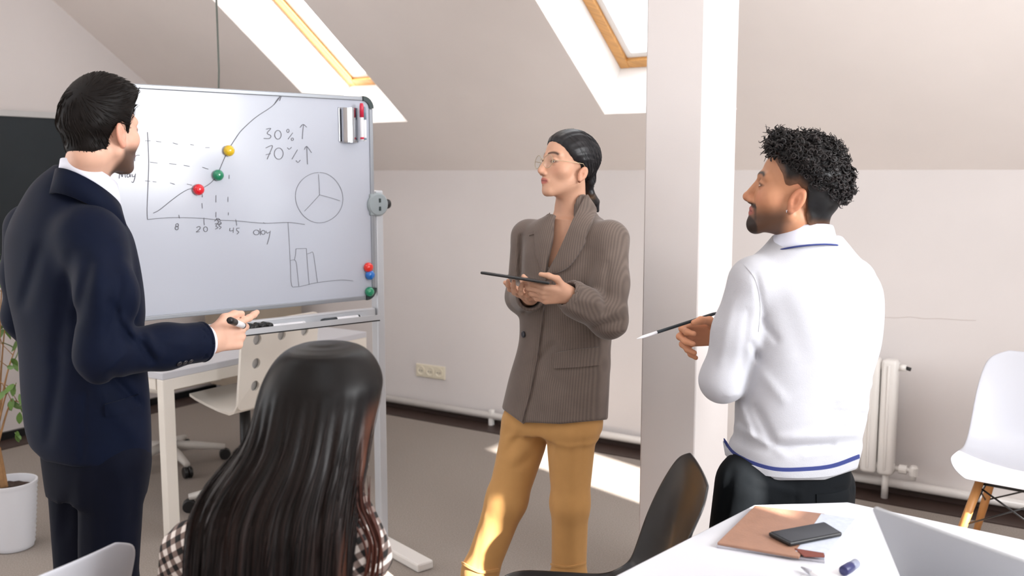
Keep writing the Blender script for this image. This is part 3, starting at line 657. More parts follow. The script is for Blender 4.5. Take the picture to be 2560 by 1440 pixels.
def sdf_mesh(f, lo, hi, h, B=8, slack=1.7):
    lo = np.asarray(lo, float); hi = np.asarray(hi, float)
    nb = np.maximum(1, np.ceil((hi - lo) / (h * B)).astype(int)); n = nb * B + 1
    cen = np.stack(np.meshgrid(*[(np.arange(k) + .5) * B * h for k in nb], indexing='ij'), -1).reshape(-1, 3) + lo
    dc = f(cen); act = np.abs(dc) < B * h * .87 * slack
    F = np.ones(n, np.float32)
    bi = np.stack(np.unravel_index(np.arange(len(cen)), nb), 1)
    for i in np.nonzero((dc < 0) & ~act)[0]:
        a = bi[i] * B; F[a[0]:a[0] + B + 1, a[1]:a[1] + B + 1, a[2]:a[2] + B + 1] = -1
    loc = np.stack(np.meshgrid(*[np.arange(B + 1)] * 3, indexing='ij'), -1).reshape(-1, 3)
    ai = np.nonzero(act)[0]
    for s in range(0, len(ai), 400):
        ids = ai[s:s + 400]; P = (bi[ids][:, None, :] * B + loc[None]) * h + lo
        v = f(P.reshape(-1, 3)).astype(np.float32).reshape(len(ids), B + 1, B + 1, B + 1)
        for j, i in enumerate(ids):
            a = bi[i] * B; F[a[0]:a[0] + B + 1, a[1]:a[1] + B + 1, a[2]:a[2] + B + 1] = v[j]
    ins = F < 0
    s8 = np.zeros([k - 1 for k in n], np.int8)
    for c in _C8: s8 += ins[c[0]:n[0] - 1 + c[0], c[1]:n[1] - 1 + c[1], c[2]:n[2] - 1 + c[2]]
    ci = np.stack(np.nonzero((s8 > 0) & (s8 < 8)), 1)
    vals = np.stack([F[ci[:, 0] + c[0], ci[:, 1] + c[1], ci[:, 2] + c[2]] for c in _C8], 1)
    acc = np.zeros((len(ci), 3)); cnt = np.zeros(len(ci))
    for a, b in _E12:
        va, vb = vals[:, a], vals[:, b]; m = (va < 0) != (vb < 0); t = np.where(m, va / np.where(m, va - vb, 1), 0)
        acc += np.where(m[:, None], _C8[a] + t[:, None] * (_C8[b] - _C8[a]), 0); cnt += m
    V = (ci + acc / cnt[:, None]) * h + lo
    idx = np.full([k - 1 for k in n], -1, np.int32); idx[ci[:, 0], ci[:, 1], ci[:, 2]] = np.arange(len(ci))
    Q = []
    for ax in range(3):
        u, w = (ax + 1) % 3, (ax + 2) % 3
        sl0 = [slice(None)] * 3; sl1 = [slice(None)] * 3; sl0[ax] = slice(0, n[ax] - 1); sl1[ax] = slice(1, n[ax])
        a = ins[tuple(sl0)]; b = ins[tuple(sl1)]; e = np.stack(np.nonzero(a != b), 1)
        e = e[(e[:, u] > 0) & (e[:, u] < n[u] - 1) & (e[:, w] > 0) & (e[:, w] < n[w] - 1)]
        def cell(du, dw):
            c = e.copy(); c[:, u] -= du; c[:, w] -= dw; return idx[c[:, 0], c[:, 1], c[:, 2]]
        q = np.stack([cell(1, 1), cell(0, 1), cell(0, 0), cell(1, 0)], 1)
        fl = ~a[e[:, 0], e[:, 1], e[:, 2]]; q[fl] = q[fl][:, ::-1]; Q.append(q)
    Q = np.concatenate(Q); return V, Q[(Q >= 0).all(1)]
def join(parts):
    V = []; F = []; o = 0
    for v, f in parts: V.append(v); F.append(f + o); o += len(v)
    return np.concatenate(V), np.concatenate(F)
def keep(vf, fn):    # keep faces whose vertices satisfy fn
    v, f = vf; m = fn(v); return v, f[m[f].all(1)]
def grad(f, p, e=.003):
    g = np.stack([f(p + np.eye(3)[i] * e) - f(p - np.eye(3)[i] * e) for i in range(3)], 1); return g / (nrm(g)[:, None] + 1e-9)
def march(f, px, py, t0=1.0, t1=6.0):     # camera ray onto an implicit surface
    d = np.array([ray(x, y) for x, y in zip(px, py)]); d /= nrm(d)[:, None]; t = np.full(len(d), t0); best = np.full(len(d), 9.0); bt = t.copy()
    for _ in range(150):
        v = f(CAM + d * t[:, None]); m = v < best; best[m] = v[m]; bt[m] = t[m]; t = np.where(v > 5e-4, np.minimum(t + np.maximum(v * .6, 3e-4), t1), t)
    return CAM + d * bt[:, None]
def resamp(p, n):
    p = smoothline(p, 8); s = np.r_[0, np.cumsum(np.hypot(*np.diff(np.asarray(p), axis=0).T[:2]))]; t = np.linspace(0, s[-1], n)
    return np.stack([np.interp(t, s, p[:, i]) for i in range(p.shape[1])], 1)
def patch(name, f, ea, eb, m, parent, off=.003, th=.004, nu=20, nv=6, t0=1.0, puff=0.0, **k):    # cloth piece between two photo edges laid on a surface
    A, B = resamp(ea, nu), resamp(eb, nu); w = np.linspace(0, 1, nv)
    G = A[:, None] * (1 - w)[None, :, None] + B[:, None] * w[None, :, None]; g = G.reshape(-1, 2)
    P = march(f, g[:, 0], g[:, 1], t0); N = grad(f, P, .008)
    # smooth the normals a little
    Ng = N.reshape(nu, nv, 3); Ng = (Ng + np.roll(Ng, 1, 0) * .5 + np.roll(Ng, -1, 0) * .5); Ng[0] = N.reshape(nu, nv, 3)[0]; Ng[-1] = N.reshape(nu, nv, 3)[-1]; N = Ng.reshape(-1, 3); N /= nrm(N)[:, None]
    pf = puff * (np.sin(np.linspace(0, PI, nv)))[None, :].repeat(nu, 0).ravel()
    top = (P + N * (off + th + pf)[:, None]) if np.ndim(off + th + pf) else P + N * (off + th)
    V = np.concatenate([top, P - N * .001]); n = nu * nv; I = lambda i, j: i * nv + j
    cx = np.cross(P[I(1, 0)] - P[I(0, 0)], P[I(0, 1)] - P[I(0, 0)]) @ N[0]
    F = []
    for i in range(nu - 1):
        for j in range(nv - 1): F += [[I(i, j), I(i + 1, j), I(i + 1, j + 1), I(i, j + 1)], [n + I(i, j + 1), n + I(i + 1, j + 1), n + I(i + 1, j), n + I(i, j)]]
    rim = [I(i, 0) for i in range(nu)] + [I(nu - 1, j) for j in range(1, nv)] + [I(i, nv - 1) for i in range(nu - 2, -1, -1)] + [I(0, j) for j in range(nv - 2, 0, -1)]
    q = len(rim); F += [[rim[(i + 1) % q], rim[i], n + rim[i], n + rim[(i + 1) % q]] for i in range(q)]
    if cx < 0: F = [x[::-1] for x in F]
    return autosmooth(obj(name, V, F, m, parent, **k), 50)
def band(name, rows, th, m, parent, nu=40, **k):    # sheet through rows of 3-D points
    R = np.array([resamp3(r, nu) for r in rows]); V, F = sheet(R, th); return obj(name, V, F, m, parent, True, **k)
def resamp3(p, n):
    p = smoothline(np.asarray(p, float), 8); s = np.r_[0, np.cumsum(nrm(np.diff(p, axis=0)))]; t = np.linspace(0, s[-1], n); return np.stack([np.interp(t, s, p[:, i]) for i in range(3)], 1)
def strands(roots, tips_fn, rad, seg=8, sides=3):   # many thin tapered hairs -> (V,F)
    V = []; F = []; o = 0
    for r0 in roots:
        P = tips_fn(r0)
        if P is None: continue
        k = len(P); T = np.gradient(P, axis=0); T /= nrm(T)[:, None] + 1e-9
        a = np.cross(T, [0.31, .55, .77]); a /= nrm(a)[:, None] + 1e-9; b = np.cross(T, a)
        w = rad * np.r_[np.linspace(.15, 1, k // 2), np.linspace(1, .25, k - k // 2)]
        th = np.arange(sides) * 2 * PI / sides
        V.append((P[:, None] + w[:, None, None] * (np.cos(th)[None, :, None] * a[:, None] + np.sin(th)[None, :, None] * b[:, None])).reshape(-1, 3))
        i = np.arange(k - 1)[:, None] * sides; j = np.arange(sides)[None]
        q = np.stack([i + j, i + (j + 1) % sides, i + sides + (j + 1) % sides, i + sides + j], -1).reshape(-1, 4) + o; F.append(q); o += k * sides
    return np.concatenate(V), np.concatenate(F)
# ------------------------------------------------------------------ head and hand
class Head:
    def __init__(s, O, f, pitch=0.0, roll=0.0, scale=1.0, male=True, lid=.0034, ear=1.0, chin=0.0, ez=-.017):
        s.O = np.asarray(O, float); y = unit([*f, 0]); x = np.cross(y, ZV)
        y2 = y * math.cos(pitch) + ZV * math.sin(pitch); z2 = np.cross(x, y2)
        x3 = x * math.cos(roll) + z2 * math.sin(roll); z3 = np.cross(x3, y2)
        s.R = np.array([x3, y2, z3]); s.s = scale; s.male = male; s.lid = lid; s.chin = chin; s.ez = ez; s.ear = ear
    def loc(s, p): return ((p - s.O) @ s.R.T) / s.s
    def w(s, q): return s.O + (np.asarray(q, float) * s.s) @ s.R
    def skull(s, q):
        m = s.male; a = np.abs(q[:, :1]); qa = np.concatenate([a, q[:, 1:]], 1)
        d = ell(q, (0, -.012, .036), (.0755, .098, .080)); jw = 1.0 if m else .90
        d = smin(d, ell(q, (0, .026, -.028), (.063 * jw, .064, .084)), .02)
        d = smin(d, cap(qa, (.052 * jw, -.006, -.056), (.014, .060, -.100), .019, .016), .018)
        d = smin(d, sph(q, (0, .069, -.099), .018 if m else .0155), .016)
        return d, qa
    def sdf(s, p):
        q = s.loc(p); d, qa = s.skull(q); m = s.male
        d = smin(d, ell(q, (0, .060, -.068), (.028, .028, .026)), .016)
        d = smin(d, sph(qa, (.044, .046, -.027), .025), .02)
        d = smin(d, cap(qa, (.010, .083, .018), (.044, .066, .019), .011 if m else .009), .012)
        if s.chin: d = smin(d, ell(q, (0, .070, -.097), (.026, .016 + s.chin, .024)), .012)
        d = smax(d, -sph(qa, (.033, .099, -.002), .018), .012)
        d = smin(d, cap(q, (0, .085, .010), (0, .105, -.034), .0070, .0085), .008)
        d = smin(d, sph(q, (0, .106, -.039), .0105 if m else .0082), .006)
        d = smin(d, sph(q, (0, .094, -.042), .0115), .006)
        d = smin(d, sph(qa, (.0115, .094, -.045), .0085 if m else .0062), .006)
        d = smin(d, sph(qa, (.032, .0715, -.001), .0140), .004)
        d = smax(d, -ell(qa, (.0325, .0865, -.003), (.0115, .012, s.lid)), .002)
        fl = 1.0 if m else 1.25
        d = smin(d, cap(qa, (.021, .080, -.0675), (.004, .0885, -.0640), .0038, .0052 * fl), .005)
        d = smin(d, cap(qa, (.019, .079, -.0700), (.0, .0865, -.0745), .0042, .0062 * fl), .005)
        # ear
        ca, sa = math.cos(.30), math.sin(.30); E = np.array([[math.cos(.35), math.sin(.35), 0], [-math.sin(.35) * ca, math.cos(.35) * ca, sa], [0, -sa, ca]])
        k = s.ear; c0 = np.array([.0760, -.014, s.ez]); qe = (qa - c0) / k
        e = ell(qe, (.0015, 0, 0), (.0085, .0185, .031), E)
        e = smin(e, sph(qe, (-.002, .008, -.027), .0075), .006)
        e = smax(e, -ell(qe, (.0125, .0015, .001), (.0095, .0115, .0215), E), .003)
        e = smin(e, ell(qe, (.0035, -.003, -.002), (.006, .0045, .016), E), .004)
        e = smax(e, -ell(qe, (.0085, .004, -.004), (.007, .0055, .009), E), .003)
        e = smin(e, sph(qe, (-.001, .011, -.005), .005), .004) * k
        d = smin(d, e, .004)
        return d * s.s
def smooth01(x, a, b): t = np.clip((x - a) / (b - a), 0, 1); return t * t * (3 - 2 * t)
def face_cols(q, skin, lip, brow, beard=None, beard_col=None, blush=None, ls_=1.0):
    a = np.abs(q[:, 0]); y, z = q[:, 1], q[:, 2]; c = np.repeat(np.array([lin(skin)]), len(q), 0)
    def mix(mask, rgb):
        nonlocal c
        c = c * (1 - mask[:, None]) + np.array(lin(rgb)) * mask[:, None]
    if blush: mix(.55 * np.exp(-((a - .045) / .02) ** 2 - ((z + .03) / .02) ** 2) * (y > .02), blush); mix(.4 * np.exp(-((a) / .014) ** 2 - ((z + .04) / .012) ** 2) * (y > .09), blush); mix(.6 * smooth01(a, .068, .076) * (z < .03) * (y < .01), blush)
    if beard is not None: mix(beard(a, y, z), beard_col)
    lm = np.clip(1.25 - np.sqrt((a / (.024 * ls_)) ** 2 + ((z + .0692) / (.0112 * ls_)) ** 2), 0, .35) / .35 * (y > .070); mix(lm * .85, lip)
    mix(np.exp(-((z + .0690) / .0016) ** 2) * (a < .023 * ls_) * (y > .07) * .8, (70, 30, 28))  # shade of the mouth slit, painted as a dark line
    zb = .0225 + .004 * np.sin(np.clip((a - .012) / .036, 0, 1) * PI) - .10 * np.clip(a - .04, 0, 1); bm = np.exp(-((z - zb) / .0042) ** 2) * smooth01(a, .008, .014) * (1 - smooth01(a, .046, .055)) * (y > .04); mix(np.clip(bm * 1.2, 0, .95), brow)
    ls = np.exp(-((np.hypot((a - .0325) / .0125, (z + .0025) / .0055) - 1) / .22) ** 2) * (y > .06); mix(ls * .75, (48, 32, 28))
    mix(np.exp(-((a - .0065) / .003) ** 2 - ((z + .0505) / .0025) ** 2) * (y > .085) * .8, (70, 34, 28))  # nostril shade painted into the skin colour
    return c
def hand_pieces(Wp, F, D, side, curls, splay=(.10, .02, -.05, -.12), thumb=((.75, .60, -.25), (.35, .9, -.25), (.2, .95, -.2)), s=1.0):
    Wp = np.asarray(Wp, float); F = unit(F); D = unit(np.asarray(D, float) - F * (np.asarray(D, float) @ F)); T = np.cross(F, D) * (1 if side == 'L' else -1)
    L = (.092, .096, .090, .080); X = (.027, .009, -.010, -.027); seg = ((.044, .026, .021), (.048, .030, .022), (.044, .027, .021), (.034, .021, .018)); rad = (.0092, .0094, .0090, .0080)
    out = []
    for i in range(4):
        base = Wp + (F * L[i] + T * X[i]) * s; out.append((Wp + (F * .012 + T * X[i] * .55) * s, base, .0165 * s, .0125 * s))
        p = base; ang = 0
        for j in range(3):
            ang += math.radians(curls[i][j]); d = F * math.cos(ang) - D * math.sin(ang) + T * splay[i]; q = p + unit(d) * seg[i][j] * s
            r = rad[i] * s; out.append((p, q, r * (1.06 - .06 * j), r * (1.0 - .08 * (j + 1) + .02))); p = q
    p = Wp + (F * .022 + T * .024 - D * .006) * s; out.append((Wp + (F * .01 + T * .012) * s, p, .017 * s, .0165 * s))
    for j, (l, r0, r1) in enumerate(((.042, .0155, .0112), (.032, .0112, .0102), (.026, .0102, .0082))):
        c = thumb[j]; d = unit(T * c[0] + F * c[1] + D * c[2]); q = p + d * l * s; out.append((p, q, r0 * s, r1 * s)); p = q
    return out
def hand_sdf(p, pieces, k=.007):
    d = None
    for i, (a, b, ra, rb) in enumerate(pieces):
        e = cap(p, a, b, ra, rb); d = e if d is None else smin(d, e, k)
    return d
def hand_box(pieces, pad=.03):
    P = np.array([q for a, b, *_ in pieces for q in (a, b)]); return P.min(0) - pad, P.max(0) + pad
M['skin'] = mat('skin', (220, 180, 160), .48, spec=.35, attr='Col', sss=.06, noise=.03, nscale=60)
M['eye'] = mat('eyeball', (236, 232, 228), .12, attr='Col', coat=.6)
def eyes(H, parent, iris=(70, 48, 34), look=(0, 1, 0)):
    for sx in (-1, 1):
        b = MB(); b.sphere((0, 0, 0), .0122 * H.s, 24); v = np.concatenate(b.v); d = unit(np.asarray(look, float)); g = (v / (.0122 * H.s)) @ d
        c = np.where((g > .97)[:, None], np.array(lin((12, 10, 10))), np.where((g > .87)[:, None], np.array(lin(iris)), np.array(lin((236, 230, 226)))))
        ctr = H.w((sx * .0322, .0712, -.0015)); obj('eye', v @ H.R + ctr, b.f, M['eye'], parent, True, cols=c)
# ================================================================== woman in the brown blazer
def strip_mat(name, base, dark, light, scale, ang, rough=.85):
    m = mat(name, base, rough, spec=.2, noise=.10, nscale=14, sheen=.25)
    nt = m.node_tree; N = nt.nodes; L = nt.links; b = N['Principled BSDF']; src = b.inputs['Base Color'].links[0].from_socket
    tc = N.new('ShaderNodeTexCoord'); mp = N.new('ShaderNodeMapping'); mp.inputs['Rotation'].default_value = (0, 0, ang); L.new(tc.outputs['Object'], mp.inputs[0])
    w = N.new('ShaderNodeTexWave'); w.wave_type = 'BANDS'; w.bands_direction = 'X'; w.inputs['Scale'].default_value = scale; w.inputs['Distortion'].default_value = .6; w.inputs['Detail Scale'].default_value = 8; L.new(mp.outputs[0], w.inputs[0])
    w2 = N.new('ShaderNodeTexWave'); w2.wave_type = 'BANDS'; w2.bands_direction = 'Z'; w2.inputs['Scale'].default_value = scale * 1.6; w2.inputs['Distortion'].default_value = .4; L.new(mp.outputs[0], w2.inputs[0])
    ad = N.new('ShaderNodeMath'); ad.operation = 'MULTIPLY_ADD'; ad.inputs[1].default_value = .85; L.new(w.outputs['Fac'], ad.inputs[0])
    sc = N.new('ShaderNodeMath'); sc.operation = 'MULTIPLY'; sc.inputs[1].default_value = .15; L.new(w2.outputs['Fac'], sc.inputs[0]); L.new(sc.outputs[0], ad.inputs[2])
    r = N.new('ShaderNodeMapRange'); r.inputs[3].default_value = dark; r.inputs[4].default_value = light; L.new(ad.outputs[0], r.inputs[0])
    v = N.new('ShaderNodeVectorMath'); v.operation = 'SCALE'; L.new(src, v.inputs[0]); L.new(r.outputs[0], v.inputs['Scale']); L.new(v.outputs[0], b.inputs['Base Color'])
    return m
def woman():
    Y = 3.2
    yaw = math.radians(36); f = np.array([-math.sin(yaw), -math.cos(yaw), 0]); r = np.array([f[1], -f[0], 0])
    SK = (206, 160, 134)
    H = Head(at(1421, 413, 3.18), (-math.sin(math.radians(62)), -math.cos(math.radians(62))), pitch=math.radians(10), roll=math.radians(-2), scale=.965, male=False, ear=.84, ez=-.030)
    # joints
    sL, sR = at(1524, 598, 3.08), at(1322, 592, 3.30)
    eL, eR = at(1522, 800, 3.02), at(1306, 742, 3.26)
    wL, wR = at(1424, 738, 2.93), at(1326, 742, 3.06)
    nb = at(1424, 545, 3.23)
    bodyk = pkeys([(548, 1424, .062, .055), (575, 1428, .10, .07), (610, 1430, .155, .085), (660, 1430, .160, .105), (740, 1425, .150, .105), (850, 1415, .135, .095), (950, 1402, .150, .105), (1060, 1388, .150, .10)], Y)
    body_l = Loft(bodyk, r)
    hipL, hipR = at(1428, 1075, 3.14), at(1318, 1065, 3.24)
    kL, kR = at(1424, 1260, 3.12), at(1268, 1250, 3.20)
    aL, aR = at(1420, 1530, 3.16), at(1186, 1540, 3.20)
    def neck(p): return smin(cap(p, H.w((0, -.020, -.065)), H.w((0, -.035, -.11)) * .4 + nb * .6, .048, .050), cap(p, H.w((0, -.035, -.11)) * .4 + nb * .6, nb - ZV * .05, .050, .062), .02)
    fhp = hand_pieces(wL, (-1, -.10, .06), (.05, -.9, -.42), 'L', [(18, 30, 20), (22, 34, 22), (26, 36, 24), (30, 40, 25)], thumb=((.75, .62, -.1), (.25, .95, -.1), (.05, 1, -.2)), s=.90)
    rhp = hand_pieces(wR, (-.34, -.78, .16), (-.42, -.05, -.88), 'R', [(8, 22, 16), (10, 24, 18), (14, 28, 20), (18, 30, 22)], thumb=((.75, .65, .0), (.35, .9, -.15), (.2, .95, -.2)), s=.86)
    def chest(p):   # collar bones, sternum hollow
        return body_l(p)
    def fbody(p): return smin(smin(H.sdf(p), neck(p), .02), chest(p), .035)
    def fl(p): return smin(hand_sdf(p, fhp), cap(p, wL + (eL - wL) * .0, eL, .026, .040), .02)
    def fr(p): return smin(hand_sdf(p, rhp), cap(p, wR, eR, .025, .040), .02)
    def frest(p):
        d = body_l(p)
        for a, b, ra, rb in ((sL, eL, .048, .04), (sR, eR, .048, .04), (eL, wL, .04, .028), (eR, wR, .04, .028), (hipL, kL, .075, .052), (hipR, kR, .075, .052), (kL, aL, .05, .036), (kR, aR, .05, .036)):
            d = smin(d, cap(p, a, b, ra, rb), .03)
        return d
    zs = at(1400, 680, Y)[2]
    hd = sdf_mesh(fbody, H.O - np.array([.16, .16, .0]) - ZV * (H.O[2] - zs), H.O + np.array([.16, .16, .14]), .0024)
    lo, hi = hand_box(fhp); h1 = sdf_mesh(fl, lo - .02, hi + .02, .0022)
    lo, hi = hand_box(rhp); h2 = sdf_mesh(fr, lo - .02, hi + .02, .0022)
    rest = sdf_mesh(frest, [-.25, 2.75, .05], [.45, 3.5, zs + .01], .011)
    V, F = join([hd, h1, h2, rest])
    q = H.loc(V); near = nrm(q) < .17
    c = np.repeat(np.array([lin(SK)]), len(V), 0)
    fc = face_cols(q, SK, (176, 90, 84), (66, 46, 38), blush=(206, 146, 120), ls_=.86); c[near] = fc[near]
    root = obj('person', V, F, M['skin'], None, True, cols=c, origin=(H.O[0], 3.2, 0), label='woman in a brown blazer and mustard trousers standing with a tablet', cat='person')
    eyes(H, root, look=(-.25, 1, .05))
    # ---- hair: slicked back into a low ponytail
    def fhair(p):
        q = H.loc(p); d, qa = H.skull(q); y, z = q[:, 1], q[:, 2]; a = np.abs(q[:, 0])
        hl = np.interp(y, [-.12, -.085, -.05, -.030, -.004, .020, .040, .060, .078, .1], [-.075, -.070, -.058, -.034, .002, .008, .027, .050, .066, .072])
        th = .0085 - .003 * smooth01(-y, -.02, .10) - .005 * np.exp(-((z - hl) / .012) ** 2)
        d = smax(d - th, hl - z, .004)
        ang = np.arctan2(q[:, 0], z + .05 + .3 * y)
        d -= .0007 * np.sin(ang * 46) * smooth01(z, -.03, .03)
        d = smin(d, ell(q, (0, -.090, -.036), (.030, .020, .032)), .02)
        return d * H.s
    pony = [H.w((0, -.092, -.050)), H.w((.002, -.104, -.080)), at(1488, 505, 3.28), at(1494, 527, 3.28)]
    def fpony(p): return chain(p, pony, [.0125, .0150, .0150, .006], .004)
    v, fa = sdf_mesh(lambda p: smin(fhair(p), fpony(p), .01), H.O - .22, H.O + .18, .0026)
    q = H.loc(v); rngh = np.random.default_rng(3)
    tail = smooth01(-q[:, 2], .075, .125) * smooth01(q[:, 0] * -1, -.012, .006)
    hc = np.array(lin((24, 23, 26)))[None] * np.ones((len(v), 1)); hc = hc * (1 - tail[:, None]) + np.array(lin((150, 108, 66))) * tail[:, None]
    M['hair_black'] = mat('black_hair', (24, 23, 26), .42, spec=.35, attr='Col', noise=.3, nscale=60, stretch=(1, 1, .3))
    hair = obj('hair', v, fa, M['hair_black'], root, True, cols=hc, label='slicked back black hair with lighter ponytail tip')
    def tip(r0):
        q0 = H.loc(r0[None])[0]; end = np.array([0, -.094, -.048]); t = np.linspace(0, 1, 9)[:, None]
        P = q0 * (1 - t) + end * t
        n = np.sqrt(((P / np.array([.086, .112, .092])) ** 2).sum(1))[:, None]
        Pw = H.s * P @ H.R + H.O
        for _ in range(3): Pw = Pw - grad(fhair, Pw) * (fhair(Pw) - .0012)[:, None]
        return Pw
    cand = v[(q[:, 2] > .02) | (q[:, 1] < -.03)]; ids = rngh.choice(len(cand), 420)
    sv, sf = strands(cand[ids], tip, .0006); obj('hair_strand', sv, sf, M['hair_black'], hair, True, cols=np.repeat(np.array([lin((27, 26, 29))]), len(sv), 0), kind='stuff')
    MB().lathe(H.w((0, -.095, -.057)), [(.0145, -.005), (.0165, -.004), (.0165, .004), (.0145, .005)], 20, R=frame_of(z=pony[1] - pony[0], x=H.R[0])).make('hair_tie', M['black'], hair, True)
    # ---- glasses
    g = MB(); gl = mat('gold_wire', (186, 168, 136), .3, metal=.7)
    for sx in (-1, 1):
        g.tube([H.w((sx * .0335 + .0245 * math.cos(t), .1045 - .006 * abs(sx * .0335 + .0245 * math.cos(t)) / .05, -.006 + .0225 * math.sin(t))) for t in np.linspace(0, 2 * PI, 30)], .0009, 6)
        g.tube([H.w((sx * .058, .098, -.004)), H.w((sx * .066, .088, -.002)), H.w((sx * .0745, .03, .002)), H.w((sx * .0800, -.008, .003)), H.w((sx * .0785, -.024, -.012))], .0010, 6)
    g.tube([H.w((-.009, .104, -.002)), H.w((0, .107, .003)), H.w((.009, .104, -.002))], .0009, 6)
    gls = g.make('glasses', gl, root, True, label='thin gold rimmed round glasses')
    for sx in (-1, 1):
        th = np.linspace(0, 2 * PI, 24, endpoint=False); mb = MB()
        mb.add([H.w((sx * .0335 + .0238 * math.cos(t), .1042 - .006 * abs(sx * .0335 + .0238 * math.cos(t)) / .05 + dd, -.006 + .0218 * math.sin(t))) for dd in (0, .0012) for t in th], [list(range(24)), list(range(24, 48))[::-1]] + [[i, 24 + i, 24 + (i + 1) % 24, (i + 1) % 24] for i in range(24)])
        mb.make('lens', M.setdefault('lens', glass_mat('lens_glass', (.98, .99, .99), .05)), gls)
    for sx in (-1, 1): MB().sphere(H.w((sx * .0755, -.006, -.057)), .0045, 12).make('earring', mat('amber_stud', (120, 70, 46), .25), root, True)
    # ---- blazer
    jk = pkeys([(484, 1448, .056, .056), (500, 1442, .063, .060), (524, 1434, .073, .067), (540, 1430, .092, .074), (556, 1429, .130, .086), (580, 1430, .178, .102), (640, 1428, .185, .126), (730, 1420, .178, .130), (850, 1412, .162, .122), (955, 1396, .178, .136), (1062, 1381, .192, .150)], Y)
    jl = Loft(jk, r, 2.25)
    FD = folds([(1500, 800, 1560, 770, .006, 9), (1490, 815, 1555, 800, -.006, 8), (1500, 832, 1560, 826, .005, 8), (1385, 860, 1345, 900, -.006, 9), (1375, 840, 1420, 880, .006, 12), (1345, 905, 1330, 1000, -.004, 14), (1500, 640, 1440, 760, -.005, 12), (1470, 690, 1400, 800, .004, 16),
                (1400, 960, 1350, 900, -.006, 12), (1440, 900, 1520, 910, .003, 22), (1555, 660, 1545, 780, .004, 14), (1520, 660, 1512, 780, -.006, 9), (1420, 770, 1500, 815, .005, 10), (1440, 745, 1530, 770, .004, 12), (1303, 590, 1300, 700, -.014, 6), (1306, 700, 1312, 780, -.008, 7)])
    def farmL(p): return chain(p, [sL, sL * .45 + eL * .55, eL, eL * .3 + wL * .7, wL + (eL - wL) * .08], [.062, .060, .056, .050, .050], .03)
    def farmR(p): return chain(p, [sR, eR, wR + (eR - wR) * .10], [.060, .054, .047], .03)
    openL = unit(wL - eL); openR = unit(wR - eR)
    def shell_sleeve(d, p, w, o, rr):  # hollow cuff
        x = (p - w) @ o; rad = nrm(p - w - x[:, None] * o); inner = np.maximum(rad - rr, np.abs(x + .03) - .10); return smax(d, -inner, .004)
    zh = jl.K[0, 0] + .006
    vt, v1, v2 = at(1372, 660, 3.0), None, None
    def vneck(p):     # open wedge at the front
        x, y = proj(p); depth = (p - at(1400, 600, 3.2)) @ f
        cx = np.interp(y, [490, 560, 660, 680], [1412, 1402, 1374, 1372]); hw = np.interp(y, [490, 530, 560, 610, 668, 676], [56, 40, 30, 20, 2, -12])
        return np.maximum((np.abs(x - cx) - hw) / 750, -depth + .02)
    def fj0(p):
        d = smin(jl(p), cap(p, sL, sR, .050), .035)
        d = smin(d, farmL(p), .022); d = smin(d, farmR(p), .022)
        d = d - FD(p)
        # hem: slanted at the front left, level at the back
        x, y = proj(p); hem = np.interp(x, [1230, 1308, 1314, 1400, 1530], [1003, 1060, 1056, 1060, 1048])
        d = smax(d, (y - hem) / 750, .006)
        d = shell_sleeve(d, p, wL + (eL - wL) * .08, openL, .038); d = shell_sleeve(d, p, wR + (eR - wR) * .10, openR, .037)
        return d
    def fj(p):
        inner = smin(body_l(p), neck(p), .02) - .004
        inner = smin(inner, cap(p, nb - ZV * .02, nb + ZV * .08, .066), .02)
        x, y = proj(p); yc = np.interp(x, [1440, 1463, 1490, 1500], [470, 486, 528, 534])
        return smax(smax(smax(fj0(p), -inner, .005), -vneck(p), .006), np.where(y < 560, (yc - y) / 750, -1.0), .003)
    M['tweed'] = strip_mat('brown_tweed', (112, 100, 93), .82, 1.15, 42, yaw)
    jv, jf = sdf_mesh(fj, [-.16, 2.84, .66], [.46, 3.48, 1.47], .0052)
    jkt = obj('blazer', jv, jf, M['tweed'], root, True, label='oversized brown houndstooth blazer')
    for w_, e_, o_, rr in ((wL, eL, openL, .0435), (wR, eR, openR, .0415)):
        c_ = w_ + (e_ - w_) * (.08 if w_ is wL else .10) + o_ * .0; x_ = unit(np.cross(o_, ZV)); y_ = np.cross(o_, x_)
        MB().tube([c_ + o_ * .019 + (x_ * math.cos(t) + y_ * math.sin(t)) * rr for t in np.linspace(0, 2 * PI, 36)], .0058, 8).make('cuff_edge', M['tweed'], jkt, True)
    # lapels, front edge, pocket flap, button, cuff seams
    patch('lapel', fj0, [(1462, 489), (1443, 530), (1420, 585), (1392, 645), (1368, 688)], [(1467, 489), (1486, 526), (1480, 560), (1464, 596), (1462, 612), (1422, 668), (1370, 690)], M['tweed'], jkt, .002, .008, 30, 8, 1.5, .004)
    patch('lapel', fj0, [(1390, 540), (1386, 556), (1383, 600), (1372, 650), (1366, 690)], [(1376, 541), (1360, 552), (1338, 572), (1340, 586), (1345, 640), (1364, 690)], M['tweed'], jkt, .002, .008, 30, 8, 1.5, .004)
    M['tweed_dark'] = mat('brown_lining', (52, 44, 40), .7)
    patch('front_edge', fj0, [(1366, 688), (1358, 800), (1344, 900), (1328, 980), (1308, 1054)], [(1362, 688), (1353, 800), (1338, 900), (1322, 980), (1302, 1051)], M['tweed'], jkt, .002, .005, 30, 4, 1.5)
    patch('pocket_flap', fj0, [(1381, 884), (1420, 876), (1494, 867)], [(1386, 921), (1424, 919), (1496, 912)], M['tweed'], jkt, .002, .005, 20, 5, 1.5)
    patch('breast_pocket', fj0, [(1322, 583), (1345, 576)], [(1324, 590), (1347, 583)], M['tweed'], jkt, .001, .003, 8, 3, 1.5)
